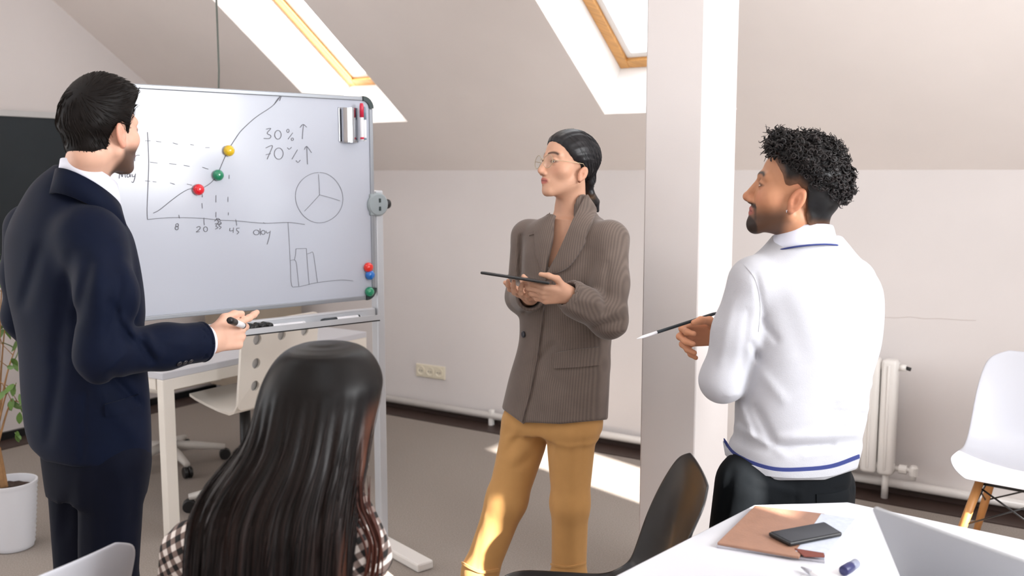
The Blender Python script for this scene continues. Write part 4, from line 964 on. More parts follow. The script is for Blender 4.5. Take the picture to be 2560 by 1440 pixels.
    b = march(fj0, [1310], [836], 1.5)[0]; MB().lathe(b, [(.003, 0), (.0105, .001), (.0115, .004), (.009, .006), (.006, .0045)], 18, R=frame_of(z=grad(fj0, b[None])[0], x=ZV)).make('button', mat('dark_button', (38, 42, 52), .3), jkt, True)
    # ---- trousers
    M['mustard'] = mat('mustard_cloth', (195, 148, 92), .8, spec=.2, noise=.03, nscale=30, bump=.15, bscale=300, sheen=.15)
    FT = folds([(1300, 1085, 1268, 1130, -.005, 9), (1330, 1110, 1285, 1150, .004, 12), (1330, 1140, 1290, 1170, -.004, 10), (1345, 1085, 1360, 1110, -.004, 10), (1380, 1080, 1376, 1420, -.004, 7), (1424, 1090, 1432, 1400, .003, 14), (1455, 1080, 1452, 1400, -.003, 10), (1222, 1180, 1190, 1400, .004, 10), (1205, 1300, 1190, 1420, -.004, 8), (1276, 1070, 1262, 1090, -.004, 8)])
    def ftr(p):
        w = Loft(pkeys([(1000, 1392, .165, .118), (1055, 1385, .170, .122), (1076, 1380, .160, .112)], Y), r)
        d = w(p)
        legR = chain(p, [hipR, kR, at(1200, 1430, 3.2), at(1184, 1545, 3.2)], [.086, .066, .060, .064], .03)
        legL = chain(p, [hipL, kL, at(1421, 1450, 3.15), at(1420, 1545, 3.15)], [.085, .064, .060, .064], .03)
        d = smin(smin(d, legR, .04), legL, .04)
        d = d - FT(p)
        x, y = proj(p); d = smax(d, (y - 1525) / 750, .004); return d
    tv, tf = sdf_mesh(ftr, [-.28, 2.9, .05], [.36, 3.5, .80], .0065)
    tr = obj('trousers', tv, tf, M['mustard'], root, True, label='wide mustard trousers with turned hems')
    patch('hem_seam', ftr, [(1378, 1408), (1420, 1415), (1464, 1404)], [(1378, 1413), (1420, 1420), (1464, 1409)], M['mustard'], tr, .0005, .0025, 16, 3, 1.5)
    patch('hem_fold', ftr, [(1158, 1405), (1200, 1425), (1245, 1420)], [(1158, 1412), (1200, 1432), (1244, 1427)], M['mustard'], tr, .001, .006, 16, 3, 1.5)
    # ---- shoes
    for a, dr in ((aL, f), (aR, unit(f + np.array([-.5, 0, 0])))):
        def fs(p, a=a, dr=dr):
            h = a * np.array([1, 1, 0]); return np.maximum(smin(cap(p, h + ZV * .10, h + ZV * .05, .045, .042), cap(p, h + ZV * .035 - dr * .03, h + ZV * .025 + dr * .15, .042, .032), .03), .001 - p[:, 2])
        h = a * np.array([1, 1, 0]); sv, sf = sdf_mesh(fs, h - np.array([.25, .25, 0.01]), h + np.array([.25, .25, .2]), .009)
        obj('shoe', sv, sf, mat('brown_leather', (96, 60, 40), .4), root, True)
    # ---- tablet in her hands
    tc = (at(1218, 683, 2.86) + at(1368, 706, 2.84)) / 2; tx = unit(at(1368, 706, 2.84) - at(1218, 683, 2.86)); vw = unit(tc - CAM); tn = unit(np.cross(tx, vw)); tn = tn if tn[2] > 0 else -tn; ty = np.cross(tn, tx)
    tn = unit(tn * math.cos(.02) + ty * math.sin(.02) * -1); ty = np.cross(tn, tx)
    t = thing('tablet', tc - ZV * .01, 'thin black tablet held by the woman in brown', 'tablet')
    MB().box(tc, (.205, .145, .008), R=[tx, ty, tn], bev=.003).make('body', M['black'], t)
    MB().box(tc + tn * .0042, (.185, .128, .001), R=[tx, ty, tn]).make('screen', mat('dark_screen', (12, 14, 18), .08, coat=.5), t)
    # ring
    p0 = fhp[7]; m_ = (p0[0] + p0[1]) / 2
woman()
# ================================================================== hair helper for short cuts
def cap_hair(H, hl_y, hl_z, th_fn, name, m, parent, col, h=.0026, bump=None, pad=.17, label=None, fade=None):
    def f(p):
        q = H.loc(p); d, qa = H.skull(q); y, z = q[:, 1], q[:, 2]
        hl = np.interp(y, hl_y, hl_z)
        nk = cap(p, H.w((0, -.036, -.062)), H.nb, H.nr[0], H.nr[1]) / H.s
        d = smin(d, nk, .02)
        th = th_fn(q) * smooth01(z - hl, -.002, .030)
        d = smax(d - th - .0015, hl - z, .004)
        if bump is not None: d = d - bump(q)
        return d * H.s
    v, fa = sdf_mesh(f, H.O - pad, H.O + pad + .03, h)
    q = H.loc(v); c = np.repeat(np.array([lin(col)]), len(v), 0)
    if fade is not None:
        k = (fade[1] * (1 - smooth01(q[:, 2] - np.interp(q[:, 1], hl_y, hl_z), .0, fade[2])))[:, None]; c = c * (1 - k) + np.array(lin(fade[0])) * k
    return f, v, obj(name, v, fa, m, parent, True, cols=c, label=label)
# ================================================================== man in the navy suit (seen from behind, left)
M['hair_brown'] = mat('dark_brown_hair', (26, 19, 17), .55, spec=.16, attr='Col', noise=.35, nscale=70)
M['navy'] = mat('navy_wool', (6, 15, 36), .75, spec=.13, noise=.10, nscale=20, sheen=.04, bump=.08, bscale=500)
M['navy2'] = mat('navy_trousers_wool', (6, 10, 25), .8, spec=.12, noise=.10, nscale=20, sheen=.03)
M['shirt'] = mat('white_shirt', (226, 228, 240), .7, spec=.2, noise=.02, nscale=20)
def navy_man():
    Y = 2.42; SK = (216, 172, 150)
    yaw = math.radians(35); f = np.array([math.sin(yaw), math.cos(yaw), 0]); r = np.array([f[1], -f[0], 0])
    hy = math.radians(24); H = Head(at(256, 323, 2.39), (math.sin(hy), math.cos(hy)), pitch=math.radians(1), roll=math.radians(1), scale=.94)
    nb = at(208, 470, 2.43); H.nb = nb; H.nr = (.050, .056)
    def neck(p): return cap(p, H.w((0, -.045, -.060)), nb, .051, .057)
    sR, eR, wR = at(224, 594, 2.30), at(256, 886, 2.20), at(528, 852, 2.43)
    sL, eL, wL = at(80, 574, 2.55), at(66, 790, 2.66), at(150, 930, 2.78)
    bodyl = Loft(pkeys([(440, 196, .062, .055), (480, 175, .085, .06), (560, 172, .145, .09), (700, 188, .165, .11), (850, 202, .150, .105), (1000, 214, .155, .105), (1120, 236, .150, .10)], Y), r)
    hp = hand_pieces(wR, (.58, .80, .06), (.72, -.60, .10), 'R', [(12, 8, 6), (38, 42, 22), (46, 48, 26), (50, 50, 28)], splay=(.18, .04, -.05, -.14), thumb=((.60, .80, .0), (.12, 1, .0), (-.10, 1, -.10)), s=1.0)
    def fhand(p): return smin(hand_sdf(p, hp), cap(p, wR, wR + (eR - wR) * .5, .029, .042), .02)
    def fhead(p): return smin(H.sdf(p), neck(p), .02)
    hipR, hipL = at(283, 1150, 2.36), at(196, 1150, 2.50)
    kR, kL = at(272, 1480, 2.38), at(214, 1470, 2.46); aR, aL = at(285, 1860, 2.42), at(205, 1850, 2.50)
    def frest(p):
        d = smin(bodyl(p), neck(p), .03)
        for a, b, ra, rb in ((sR, at(262, 735, 2.22), .048, .046), (at(262, 735, 2.22), eR, .046, .040), (eR, wR, .043, .030), (sL, eL, .052, .043), (eL, wL, .043, .03), (hipR, kR, .06, .05), (hipL, kL, .06, .05), (kR, aR, .048, .036), (kL, aL, .048, .036)): d = smin(d, cap(p, a, b, ra, rb), .03)
        return d
    zc = at(208, 462, Y)[2]
    hd = sdf_mesh(fhead, [H.O[0] - .17, H.O[1] - .17, zc], H.O + .18, .0026)
    lo, hi = hand_box(hp); ax = unit(wR - eR)
    hm = keep(sdf_mesh(fhand, lo - .04, hi + .02, .0022), lambda v: (v - wR) @ ax > -.06)
    rest = keep(sdf_mesh(frest, [-1.50, 1.98, .05], [-.74, 3.02, zc + .012], .011), lambda v: ~(((v - wR) @ ax > -.055) & (nrm(v - wR) < .3)))
    V, F = join([hd, hm, rest]); q = H.loc(V); near = nrm(q) < .17
    def beard(a, y, z): return .92 * smooth01(y, -.012, .012) * smooth01(-z, .036 - .0, .062) * (1 - .75 * smooth01(-z, .112, .125) * (y < .04)) * (1 - .8 * np.exp(-((a / .022) ** 2 + ((z + .069) / .011) ** 2)) * (y > .07)) + .5 * np.exp(-((z + .0555) / .005) ** 2) * (a < .03) * (y > .07)
    c = np.repeat(np.array([lin(SK)]), len(V), 0); fc = face_cols(q, SK, (184, 112, 104), (40, 30, 26), beard, (62, 44, 36), blush=(222, 148, 126)); c[near] = fc[near]
    root = obj('person', V, F, M['skin'], None, True, cols=c, origin=(H.O[0], 2.42, 0), label='man in a navy suit standing by the whiteboard, pointing with a marker', cat='person')
    eyes(H, root)
    # hair with crown whorl
    cw = np.array([.012, -.085, .085])
    def th(q): return .004 + .027 * smooth01(q[:, 2], .03, .120) * smooth01(q[:, 1], -.10, .01) + .010 * smooth01(-q[:, 1], .04, .09) * smooth01(.05 - q[:, 2], 0, .05) + .006 * smooth01(q[:, 1], .02, .085) * smooth01(q[:, 2], .05, .09) - .008 * np.exp(-(nrm(q - np.array([.020, -.072, .078])) / .010) ** 2)
    hly = [-.12, -.075, -.045, -.032, -.022, -.004, .010, .022, .034, .050, .070, .095]; hlz = [-.074, -.072, -.060, -.038, .006, .016, .012, -.022, .022, .040, .062, .070]
    fh, hv, hair = cap_hair(H, hly, hlz, th, 'hair', M['hair_brown'], root, (15, 11, 10), label='short dark brown hair with a pale crown whorl')
    ca_ = hair.data.color_attributes['Col']; qq = H.loc(hv); kk = np.clip(1.3 - nrm((qq - np.array([.020, -.072, .080])) / np.array([.014, .012, .007])), 0, 1)[:, None]; cc = np.array(lin((15, 11, 10))) * (1 - kk) + np.array(lin((150, 116, 98))) * kk; ca_.data.foreach_set('color', np.c_[cc, np.ones(len(cc))].astype(np.float32).ravel())
    rg = np.random.default_rng(5); qv = H.loc(hv); cand = hv[qv[:, 2] > -.06]; wc = np.array([.020, -.075, .080])
    def tip(r0):
        q0 = H.loc(r0[None])[0]; d = q0 - wc; L = np.linalg.norm(d); 
        if L < .012: return None
        d = d / L; side = np.cross(unit(q0 - np.array([0, -.01, .02])), d); fl = unit(d + .35 * side); ln = (.030 + .012 * rg.random()) * (.35 + .65 * smooth01(q0[2], -.05, .02))
        t = np.linspace(0, 1, 5)[:, None]; P = H.s * (q0 + fl * ln * t) @ H.R + H.O
        N = grad(fh, P); P = P - N * (fh(P) - .0002 - (.0025 * t[:, 0] * rg.random()))[:, None]; return P
    sv, sf = strands(cand[rg.choice(len(cand), 1500)], tip, .0009, sides=3)
    shade = (26, 19, 17)
    obj('hair_strand', sv, sf, M['hair_brown'], hair, True, cols=np.repeat(np.array([lin((24, 18, 15))]), len(sv), 0), kind='stuff')
    # shirt collar
    def ring(rad, z_back, z_front, n=28, ctr=None, tilt=0):
        out = []; ctr = nb if ctr is None else ctr
        for t in np.linspace(-PI * .93, PI * .93, n):      # 0 = back
            d = -f * math.cos(t) + r * math.sin(t); w = (1 - math.cos(t)) / 2
            out.append(np.array([ctr[0], ctr[1], 0]) + d * rad + f * .018 * 0 + ZV * (z_back * (1 - w) + z_front * w))
        return out
    zb = at(150, 393, 2.40)[2]
    cn = at(224, 452, 2.388)
    band('shirt_collar', [ring(.071, zb - .050, zb - .130, ctr=cn), ring(.068, zb - .022, zb - .100, ctr=cn), ring(.064, zb - .002, zb - .074, ctr=cn)], .0035, M['shirt'], root, 44)
    band('jacket_collar', [ring(.090, zb - .085, zb - .205, ctr=cn - f * .004), ring(.080, zb - .050, zb - .165, ctr=cn - f * .004), ring(.0735, zb - .026, zb - .132, ctr=cn - f * .004)], .006, M['navy'], root, 44)
    # jacket
    jl = Loft(pkeys([(412, 190, .055, .045), (440, 170, .078, .056), (470, 162, .102, .070), (515, 166, .140, .092), (560, 169, .168, .112), (610, 174, .190, .124), (720, 187, .192, .134), (850, 203, .178, .128), (990, 214, .180, .130), (1090, 224, .172, .128), (1175, 244, .150, .112)], Y), r, 2.3)
    FD = folds([(225, 660, 190, 800, -.006, 16), (300, 600, 345, 780, .006, 22), (240, 640, 250, 820, .006, 26), (280, 760, 330, 860, -.006, 12), (300, 790, 345, 850, .006, 10), (345, 850, 380, 900, -.008, 9), (370, 840, 400, 890, .006, 10), (315, 880, 260, 930, .006, 14), (420, 850, 470, 860, .003, 12),
                (180, 640, 140, 900, -.005, 18), (100, 620, 60, 760, -.005, 16), (150, 900, 120, 1100, -.004, 16), (230, 960, 330, 1080, .005, 24), (280, 940, 345, 1010, -.006, 12), (215, 980, 205, 1150, -.003, 6), (300, 700, 270, 860, -.005, 14)])
    cuff = wR + (eR - wR) * .085
    def fj(p):
        d = jl(p)
        d = smin(d, cap(p, sL, sR, .050), .04)
        d = smin(d, chain(p, [sR, at(262, 735, 2.22), eR, eR * .45 + wR * .55, cuff], [.066, .066, .058, .053, .051], .03), .05)
        d = smin(d, chain(p, [sL, sL * .5 + eL * .5, eL, wL], [.070, .066, .058, .046], .03), .02)
        d = d - 1.4 * FD(p)
        x, y = proj(p); hem = np.interp(x, [60, 110, 180, 250, 365], [1105, 1152, 1166, 1168, 1138]); d = smax(d, (y - hem) / 990, .006)
        # open neck and hollow cuff
        d = smax(d, -cap(p, nb - ZV * .06 + f * .01, H.w((0, -.03, -.05)), .058, .062), .004)
        xx = (p - cuff) @ ax; rad = nrm(p - cuff - xx[:, None] * ax); d = smax(d, -np.maximum(rad - .0425, np.abs(xx) - .03), .003)
        d = smax(d, xx - .0 - 9 * (nrm(p - cuff) > .12), .004)
        return d
    jv, jf = sdf_mesh(fj, [-1.52, 1.96, .70], [-.72, 3.0, 1.64], .0058)
    jk = obj('suit_jacket', jv, jf, M['navy'], root, True, label='navy blue suit jacket')
    0 and patch('back_seam', fj, [(176, 470), (150, 640), (140, 840), (170, 1000), (205, 1160)], [(178, 470), (152, 640), (142, 840), (172, 1000), (207, 1160)], M['navy2'], jk, .0002, .0012, 40, 3, .8)
    patch('pocket_flap', fj, [(262, 1010), (300, 1000), (345, 985)], [(265, 1040), (305, 1032), (350, 1015)], M['navy'], jk, .001, .004, 14, 4, .8)
    for px, py in ((448, 912), (462, 909), (476, 906)):
        b = march(fj, [px], [py - 4], .8)[0]; MB().lathe(b, [(.003, 0), (.0065, .0005), (.007, .0025), (.0045, .0035)], 14, R=frame_of(z=grad(fj, b[None])[0], x=ZV)).make('button', mat('horn_button', (40, 40, 46), .3) if 'btn' not in M else M['btn'], jk, True)
    xr = unit(np.cross(ax, ZV)); yr = np.cross(ax, xr); MB().tube([cuff - ax * .001 + (xr * math.cos(t) + yr * math.sin(t)) * .0468 for t in np.linspace(0, 2 * PI, 40)], .0056, 8).make('cuff_edge', M['navy'], jk, True)
    # shirt cuff
    mb = MB(); R = frame_of(z=ax, x=ZV); mb.lathe(cuff, [(.034, -.02), (.0405, -.02), (.0400, .016), (.0385, .018), (.0365, .016), (.034, -.02)], 30, R=R, caps=False); mb.make('shirt_cuff', M['shirt'], root, True)
    # tie, mostly hidden
    patch('tie', lambda p: bodyl(p, .012), [(268, 494), (280, 530), (300, 600)], [(276, 492), (290, 530), (312, 600)], M['navy2'], root, .002, .006, 14, 4, .8)
    # trousers
    FT = folds([(255, 1170, 250, 1440, -.004, 8), (300, 1180, 310, 1440, .004, 14), (200, 1180, 195, 1440, .004, 14), (170, 1240, 160, 1340, -.005, 14), (335, 1180, 330, 1300, -.003, 8)])
    def ft(p):
        d = Loft(pkeys([(1060, 232, .150, .115), (1150, 242, .148, .118), (1230, 243, .132, .112)], Y), r)(p)
        d = smin(d, chain(p, [hipR, kR, aR], [.078, .070, .062], .03), .02); d = smin(d, chain(p, [hipL, kL, aL], [.080, .074, .062], .03), .02); return d - FT(p)
    tv, tf = sdf_mesh(ft, [-1.4, 2.1, .04], [-.8, 2.85, .95], .009)
    obj('trousers', tv, tf, M['navy2'], root, True, label='navy suit trousers')
    for a in (aR, aL):
        h = a * np.array([1, 1, 0])
        def fs(p, h=h): return np.maximum(smin(cap(p, h + ZV * .10, h + ZV * .05, .048, .045), cap(p, h + ZV * .038 - f * .04, h + ZV * .028 + f * .19, .044, .034), .03), .001 - p[:, 2])
        sv, sf = sdf_mesh(fs, h - np.array([.28, .28, .01]), h + np.array([.28, .28, .2]), .01); obj('shoe', sv, sf, M['black'], root, True)
    # marker in the fist
    d = unit(np.array([.42, .60, .10])); p = at(612, 804, 2.52)
    q0 = at(573, 800, 2.36); q1 = at(640, 828, 2.62); d = unit(q1 - q0); L = .135
    marker(q0 + d * L, -d, L, .0085, M['mk_white'], M['black'], 'white marker with black cap held by the man in navy')
    return root
navy_man()
# ================================================================== man in the white sweater (right)
M['knit'] = mat('white_knit', (186, 187, 193), .85, spec=.15, noise=.02, nscale=40, bump=.25, bscale=420, sheen=.2)
M['navy_line'] = mat('navy_stripe', (44, 56, 116), .8)
M['collar_white'] = mat('white_polo_collar', (222, 226, 240), .75, spec=.2)
M['hair_curly'] = mat('black_curly_hair', (20, 19, 21), .5, spec=.35, attr='Col', noise=.3, nscale=90)
M['jeans'] = mat('black_jeans', (11, 15, 19), .8, spec=.15, noise=.15, nscale=30, bump=.1, bscale=500)
def white_man():
    Y = 2.47; SK = (182, 130, 98)
    b = math.radians(14); f = np.array([-math.sin(b), math.cos(b), 0]); r = np.array([f[1], -f[0], 0])
    H = Head(at(1987, 478, 2.44), (-.945, .33), pitch=math.radians(13), roll=math.radians(0), scale=1.05, lid=.0012, chin=.004)
    nb = at(2030, 600, 2.47); H.nb = nb; H.nr = (.047, .052)
    def neck(p): return cap(p, H.w((0, -.022, -.068)), nb, .050, .056)
    sL, eL, wL = at(1886, 706, 2.42), at(1806, 950, 2.43), at(1950, 850, 2.76)
    sR, eR, wR = at(2122, 706, 2.56), at(2122, 950, 2.66), at(1806, 838, 2.64)
    bodyl = Loft(pkeys([(590, 2020, .060, .058), (640, 2022, .100, .072), (720, 2030, .155, .10), (850, 2030, .150, .105), (950, 2010, .145, .105), (1050, 2000, .145, .105), (1190, 1975, .148, .105)], Y), r)
    hp = hand_pieces(wR, (-.985, .0, .05), (.06, .90, .32), 'R', [(48, 62, 34), (52, 62, 30), (56, 58, 30), (58, 52, 28)], splay=(.12, .02, -.10, -.22), thumb=((.75, .62, -.35), (.25, .9, -.5), (.0, .85, -.6)), s=1.0)
    def fhand(p): return smin(hand_sdf(p, hp), cap(p, wR, wR + (eR - wR) * .3, .029, .04), .02)
    def fhead(p): return smin(H.sdf(p), neck(p), .02)
    hipL, hipR = at(1880, 1215, 2.42), at(2052, 1218, 2.52)
    kL, kR = at(1815, 1560, 2.44), at(2040, 1560, 2.52); aL, aR = at(1860, 1850, 2.62), at(2030, 1850, 2.66)
    def frest(p):
        d = smin(bodyl(p), neck(p), .03)
        for a, c, ra, rb in ((sR, eR, .05, .042), (eR, wR, .042, .03), (sL, eL, .05, .042), (eL, wL, .042, .03), (hipR, kR, .065, .05), (hipL, kL, .065, .05), (kR, aR, .048, .036), (kL, aL, .048, .036)): d = smin(d, cap(p, a, c, ra, rb), .03)
        return d
    zc = at(2030, 640, Y)[2]
    hd = sdf_mesh(fhead, [H.O[0] - .17, H.O[1] - .17, zc], H.O + .18, .0025)
    lo, hi = hand_box(hp); ax = unit(wR - eR)
    hm = keep(sdf_mesh(fhand, lo - .04, hi + .02, .0022), lambda v: (v - wR) @ ax > -.05)
    rest = keep(sdf_mesh(frest, [.36, 2.15, .05], [1.05, 3.0, zc + .012], .011), lambda v: ~(((v - wR) @ ax > -.045) & (nrm(v - wR) < .3)))
    V, F = join([hd, hm, rest]); q = H.loc(V); near = nrm(q) < .175
    def beard(a, y, z):
        chin = 1 - smooth01(np.sqrt(((y - .078) / 1.0) ** 2 + ((z + .104) / .9) ** 2 + (a * .7) ** 2), .024, .042); must = np.exp(-((z + .0560) / .0072) ** 4) * smooth01(y, .062, .072) * (a < .034); corner = np.exp(-((a - .030) / .008) ** 2) * smooth01(-z, .052, .058) * smooth01(y, .055, .065) * (z > -.09)
        ck = .80 * smooth01(y, -.018, .012) * smooth01(-z - .30 * (y - .03), .030, .072) * (1 - smooth01(-z, .108, .122) * (y < .03))
        lips = np.exp(-((a / .021) ** 2 + ((z + .069) / .0085) ** 2)) * (y > .07)
        return np.clip(np.maximum(np.maximum(chin, must), np.maximum(corner * .9, ck)), 0, .97) * (1 - .95 * lips)
    c = np.repeat(np.array([lin(SK)]), len(V), 0); fc = face_cols(q, SK, (170, 96, 92), (22, 20, 20), beard, (26, 22, 21), blush=(206, 134, 104)); c[near] = fc[near]
    hand_m = nrm(V - (wR + np.array([-.06, 0, 0]))) < .2; c[hand_m] = np.array(lin((206, 146, 112)))
    root = obj('person', V, F, M['skin'], None, True, cols=c, origin=(H.O[0], 2.47, 0), label='man in a white sweater with curly black hair, arms crossed, holding a pen', cat='person')
    eyes(H, root)
    MB().tube([H.w((-.0735, -.001, -.043)), H.w((-.077, .003, -.046)), H.w((-.0755, .002, -.050)), H.w((-.0725, .0, -.047))], .0012, 6).make('earring', mat('silver_stud', (220, 222, 226), .2, metal=.8), root, True)
    # hair
    def th(q):
        y, z = q[:, 1], q[:, 2]
        up = smooth01(z + .35 * (-y), .035, .085); return .006 + .014 * up + .008 * smooth01(y, .03, .08) * smooth01(z, .05, .09) - .012 * smooth01(-y, .05, .1) * smooth01(z, .0, .05) + .010 * smooth01(-y, .05, .09) * np.exp(-((z + .028) / .022) ** 2)
    hly = [-.12, -.085, -.055, -.040, -.028, -.006, .012, .022, .034, .050, .070, .095]; hlz = [-.070, -.072, -.074, -.050, .004, .020, .010, .012, .034, .050, .072, .080]
    rg = np.random.default_rng(11)
    ph = rg.random(12) * 6
    def bump(q):
        up = smooth01(q[:, 2] - .4 * q[:, 1], .02, .07); return .0045 * up * (np.sin(q[:, 0] * 190 + 2 * np.sin(q[:, 2] * 120)) * np.sin(q[:, 1] * 170 + ph[0]) * np.sin(q[:, 2] * 180 + ph[1]))
    fh, hv, hair = cap_hair(H, hly, hlz, th, 'hair', M['hair_curly'], root, (13, 12, 13), h=.003, bump=bump, pad=.2, fade=((120, 84, 62), .75, .03), label='curly black hair, faded at the sides')
    qv = H.loc(hv); up = qv[:, 2] - .45 * qv[:, 1]; cand = hv[(up > .045) & (qv[:, 2] > -.045)]
    SV_ = []; SF_ = []; o = 0; CC = []
    for r0 in cand[rg.choice(len(cand), 1250)]:
        q0 = H.loc(r0[None])[0]; N = grad(fh, r0[None])[0]; a = unit(np.cross(N, rg.normal(size=3))); bb = np.cross(N, a)
        ln = .010 + .014 * rg.random() + .008 * (q0[1] > .05); rad = .0042 + .0040 * rg.random(); turns = 1.0 + 1.0 * rg.random(); t = np.linspace(0, 1, 13)
        lean = a * rg.normal() * .35 + bb * rg.normal() * .35
        P = r0[None] - N * .004 + (N[None] + lean[None]) * (t * ln)[:, None] + rad * t[:, None] ** .4 * (np.cos(t * turns * 2 * PI)[:, None] * a + np.sin(t * turns * 2 * PI)[:, None] * bb)
        v, fa = strands([0], lambda _, P=P: P, .0019 + .0011 * rg.random(), sides=3); SV_.append(v); SF_.append(fa + o); o += len(v); k = rg.random(); CC.append(np.repeat(np.array([lin((13 + 32 * k, 12 + 26 * k, 13 + 24 * k))]), len(v), 0))
    obj('curl', np.concatenate(SV_), np.concatenate(SF_), M['hair_curly'], hair, True, cols=np.concatenate(CC), kind='stuff')
    # sweater
    jl = Loft(pkeys([(588, 2018, .082, .078), (612, 2018, .104, .090), (640, 2016, .135, .092), (680, 2022, .172, .106), (740, 2030, .188, .122), (850, 2030, .180, .128), (950, 2010, .172, .128), (1030, 2002, .172, .130), (1085, 1994, .166, .128), (1110, 1988, .172, .134), (1150, 1980, .170, .132), (1200, 1974, .164, .126)], Y), r, 2.35)
    FD = folds([(1880, 860, 1900, 900, -.007, 8), (1850, 1010, 1880, 1090, .007, 10), (1890, 1020, 1930, 1100, -.007, 10), (1845, 1070, 1960, 1135, .006, 10), (1930, 1120, 2080, 1112, -.008, 8), (1950, 1095, 2140, 1085, .007, 12), (2010, 1140, 2140, 1120, .004, 8), (2100, 1000, 2170, 960, .006, 10), (2080, 1030, 2160, 1035, -.005, 9), (2120, 1060, 2160, 1020, .005, 9),
                (1960, 760, 2010, 900, -.003, 26), (1890, 690, 1910, 800, -.005, 9), (1905, 800, 1940, 850, -.005, 9), (1830, 760, 1800, 900, .004, 14), (1870, 780, 1850, 950, -.004, 10), (1820, 990, 1850, 985, .004, 8), (2150, 720, 2110, 900, -.004, 14), (1900, 930, 1960, 1000, .004, 14)])
    def fj(p):
        d = jl(p); d = smin(d, cap(p, sL, sR, .060), .04)
        d = smin(d, chain(p, [sL, sL * .5 + eL * .5, eL, wL], [.066, .062, .054, .044], .03), .012)
        d = smin(d, chain(p, [sR, eR, wR + (eR - wR) * .14], [.066, .055, .042], .03), .02)
        d = d - FD(p)
        x, y = proj(p); hem = np.interp(x, [1790, 1812, 1860, 1940, 2060, 2150], [1128, 1148, 1180, 1201, 1200, 1170]); d = smax(d, (y - hem) / 970, .005)
        d = smax(d, -cap(p, nb - ZV * .05 + f * .01, H.w((0, -.03, -.05)), .064, .070), .004)
        return d
    jv, jf = sdf_mesh(fj, [.34, 2.12, .74], [1.08, 3.02, 1.48], .0055)
    sw = obj('sweater', jv, jf, M['knit'], root, True, label='white knitted sweater with a navy line at the hem')
    hx = [(1811, 1096), (1835, 1128), (1880, 1152), (1940, 1168), (2010, 1168), (2080, 1160), (2147, 1136)]
    patch('hem_stripe', fj, hx, [(x + .5, y + 9) for x, y in hx], M['navy_line'], sw, .0005, .0018, 50, 3, .8)
    h2 = [(1811, 1104), (1835, 1136), (1880, 1161), (1940, 1177), (2010, 1177), (2080, 1169), (2146, 1146)]; h3 = [(1817, 1138), (1843, 1160), (1890, 1181), (1940, 1191), (2010, 1193), (2080, 1187), (2138, 1166)]
    patch('hem_rib', fj, h2, h3, M['knit'], sw, .0005, .004, 50, 5, .8)
    patch('shoulder_seam', fj, [(1862, 664), (1888, 700), (1900, 760), (1896, 830)], [(1865, 662), (1891, 699), (1903, 760), (1899, 830)], M['knit'], sw, .0002, .0008, 30, 3, .8)
    # polo collar
    cn = (nb + H.w((0, -.03, -.085))) / 2 + np.array([-.002, .004, 0]); zt = at(2050, 556, 2.45)[2]
    def ring(rad, zb_, zf, n=28):
        out = []
        for t in np.linspace(-PI * .93, PI * .93, n):
            d = -f * math.cos(t) + r * math.sin(t); w = (1 - math.cos(t)) / 2; out.append(np.array([cn[0], cn[1], 0]) + d * rad + ZV * (zb_ * (1 - w) + zf * w))
        return out
    band('collar', [ring(.0885, zt - .050, zt - .100), ring(.0815, zt - .032, zt - .080), ring(.0745, zt - .008, zt - .048), ring(.0715, zt, zt - .040), ring(.0690, zt - .004, zt - .044)], .003, M['collar_white'], sw, 44, label='folded white polo collar')
    mb = MB(); mb.tube(resamp3(ring(.0905, zt - .050, zt - .101), 60), .0022, 6); mb.make('collar_piping', M['navy_line'], sw, True)
    # trousers
    FT = folds([(1880, 1200, 2000, 1235, .004, 10), (2080, 1230, 2130, 1220, -.004, 6), (1830, 1180, 1800, 1300, -.005, 12), (1990, 1190, 1985, 1300, -.003, 6)])
    def ft(p):
        d = Loft(pkeys([(1130, 1980, .155, .118), (1200, 1973, .160, .124), (1290, 1968, .168, .128)], Y), r)(p)
        d = smin(d, chain(p, [hipL, kL, aL], [.096, .074, .050], .03), .02); d = smin(d, chain(p, [hipR, kR, aR], [.090, .070, .050], .03), .02); return d - FT(p)
    tv, tf = sdf_mesh(ft, [.38, 2.15, .04], [1.06, 2.85, .90], .008); tr = obj('trousers', tv, tf, M['jeans'], root, True, label='black jeans')
    patch('back_pocket', ft, [(2040, 1235), (2085, 1232), (2118, 1222)], [(2042, 1300), (2085, 1300), (2115, 1290)], M['jeans'], tr, .0005, .002, 12, 5, .8)
    for a in (aR, aL):
        h = a * np.array([1, 1, 0])
        def fs(p, h=h): return np.maximum(smin(cap(p, h + ZV * .10, h + ZV * .05, .048, .045), cap(p, h + ZV * .038 - f * .04, h + ZV * .028 + f * .18, .044, .034), .03), .001 - p[:, 2])
        sv, sf = sdf_mesh(fs, h - np.array([.28, .28, .01]), h + np.array([.28, .28, .2]), .01); obj('shoe', sv, sf, M['white'], root, True)
    # pen
    q0, q1 = at(1592, 847, 2.50), at(1790, 783, 2.62); d = unit(q1 - q0); L = np.linalg.norm(q1 - q0)
    t = thing('pen', q0, 'slim dark pen with white tip held by the man in white', 'pen'); R = frame_of(z=d, x=ZV)
    MB().lathe(q0, [(.0008, 0), (.0038, .02), (.0042, .065)], 12, R=R).make('tip', M['mk_white'], t, True)
    MB().lathe(q0 + d * .065, [(.0042, 0), (.0046, .01), (.0046, L - .075), (.0036, L - .065)], 12, R=R).make('barrel', M['mk_dark'], t, True)
    return root
white_man()
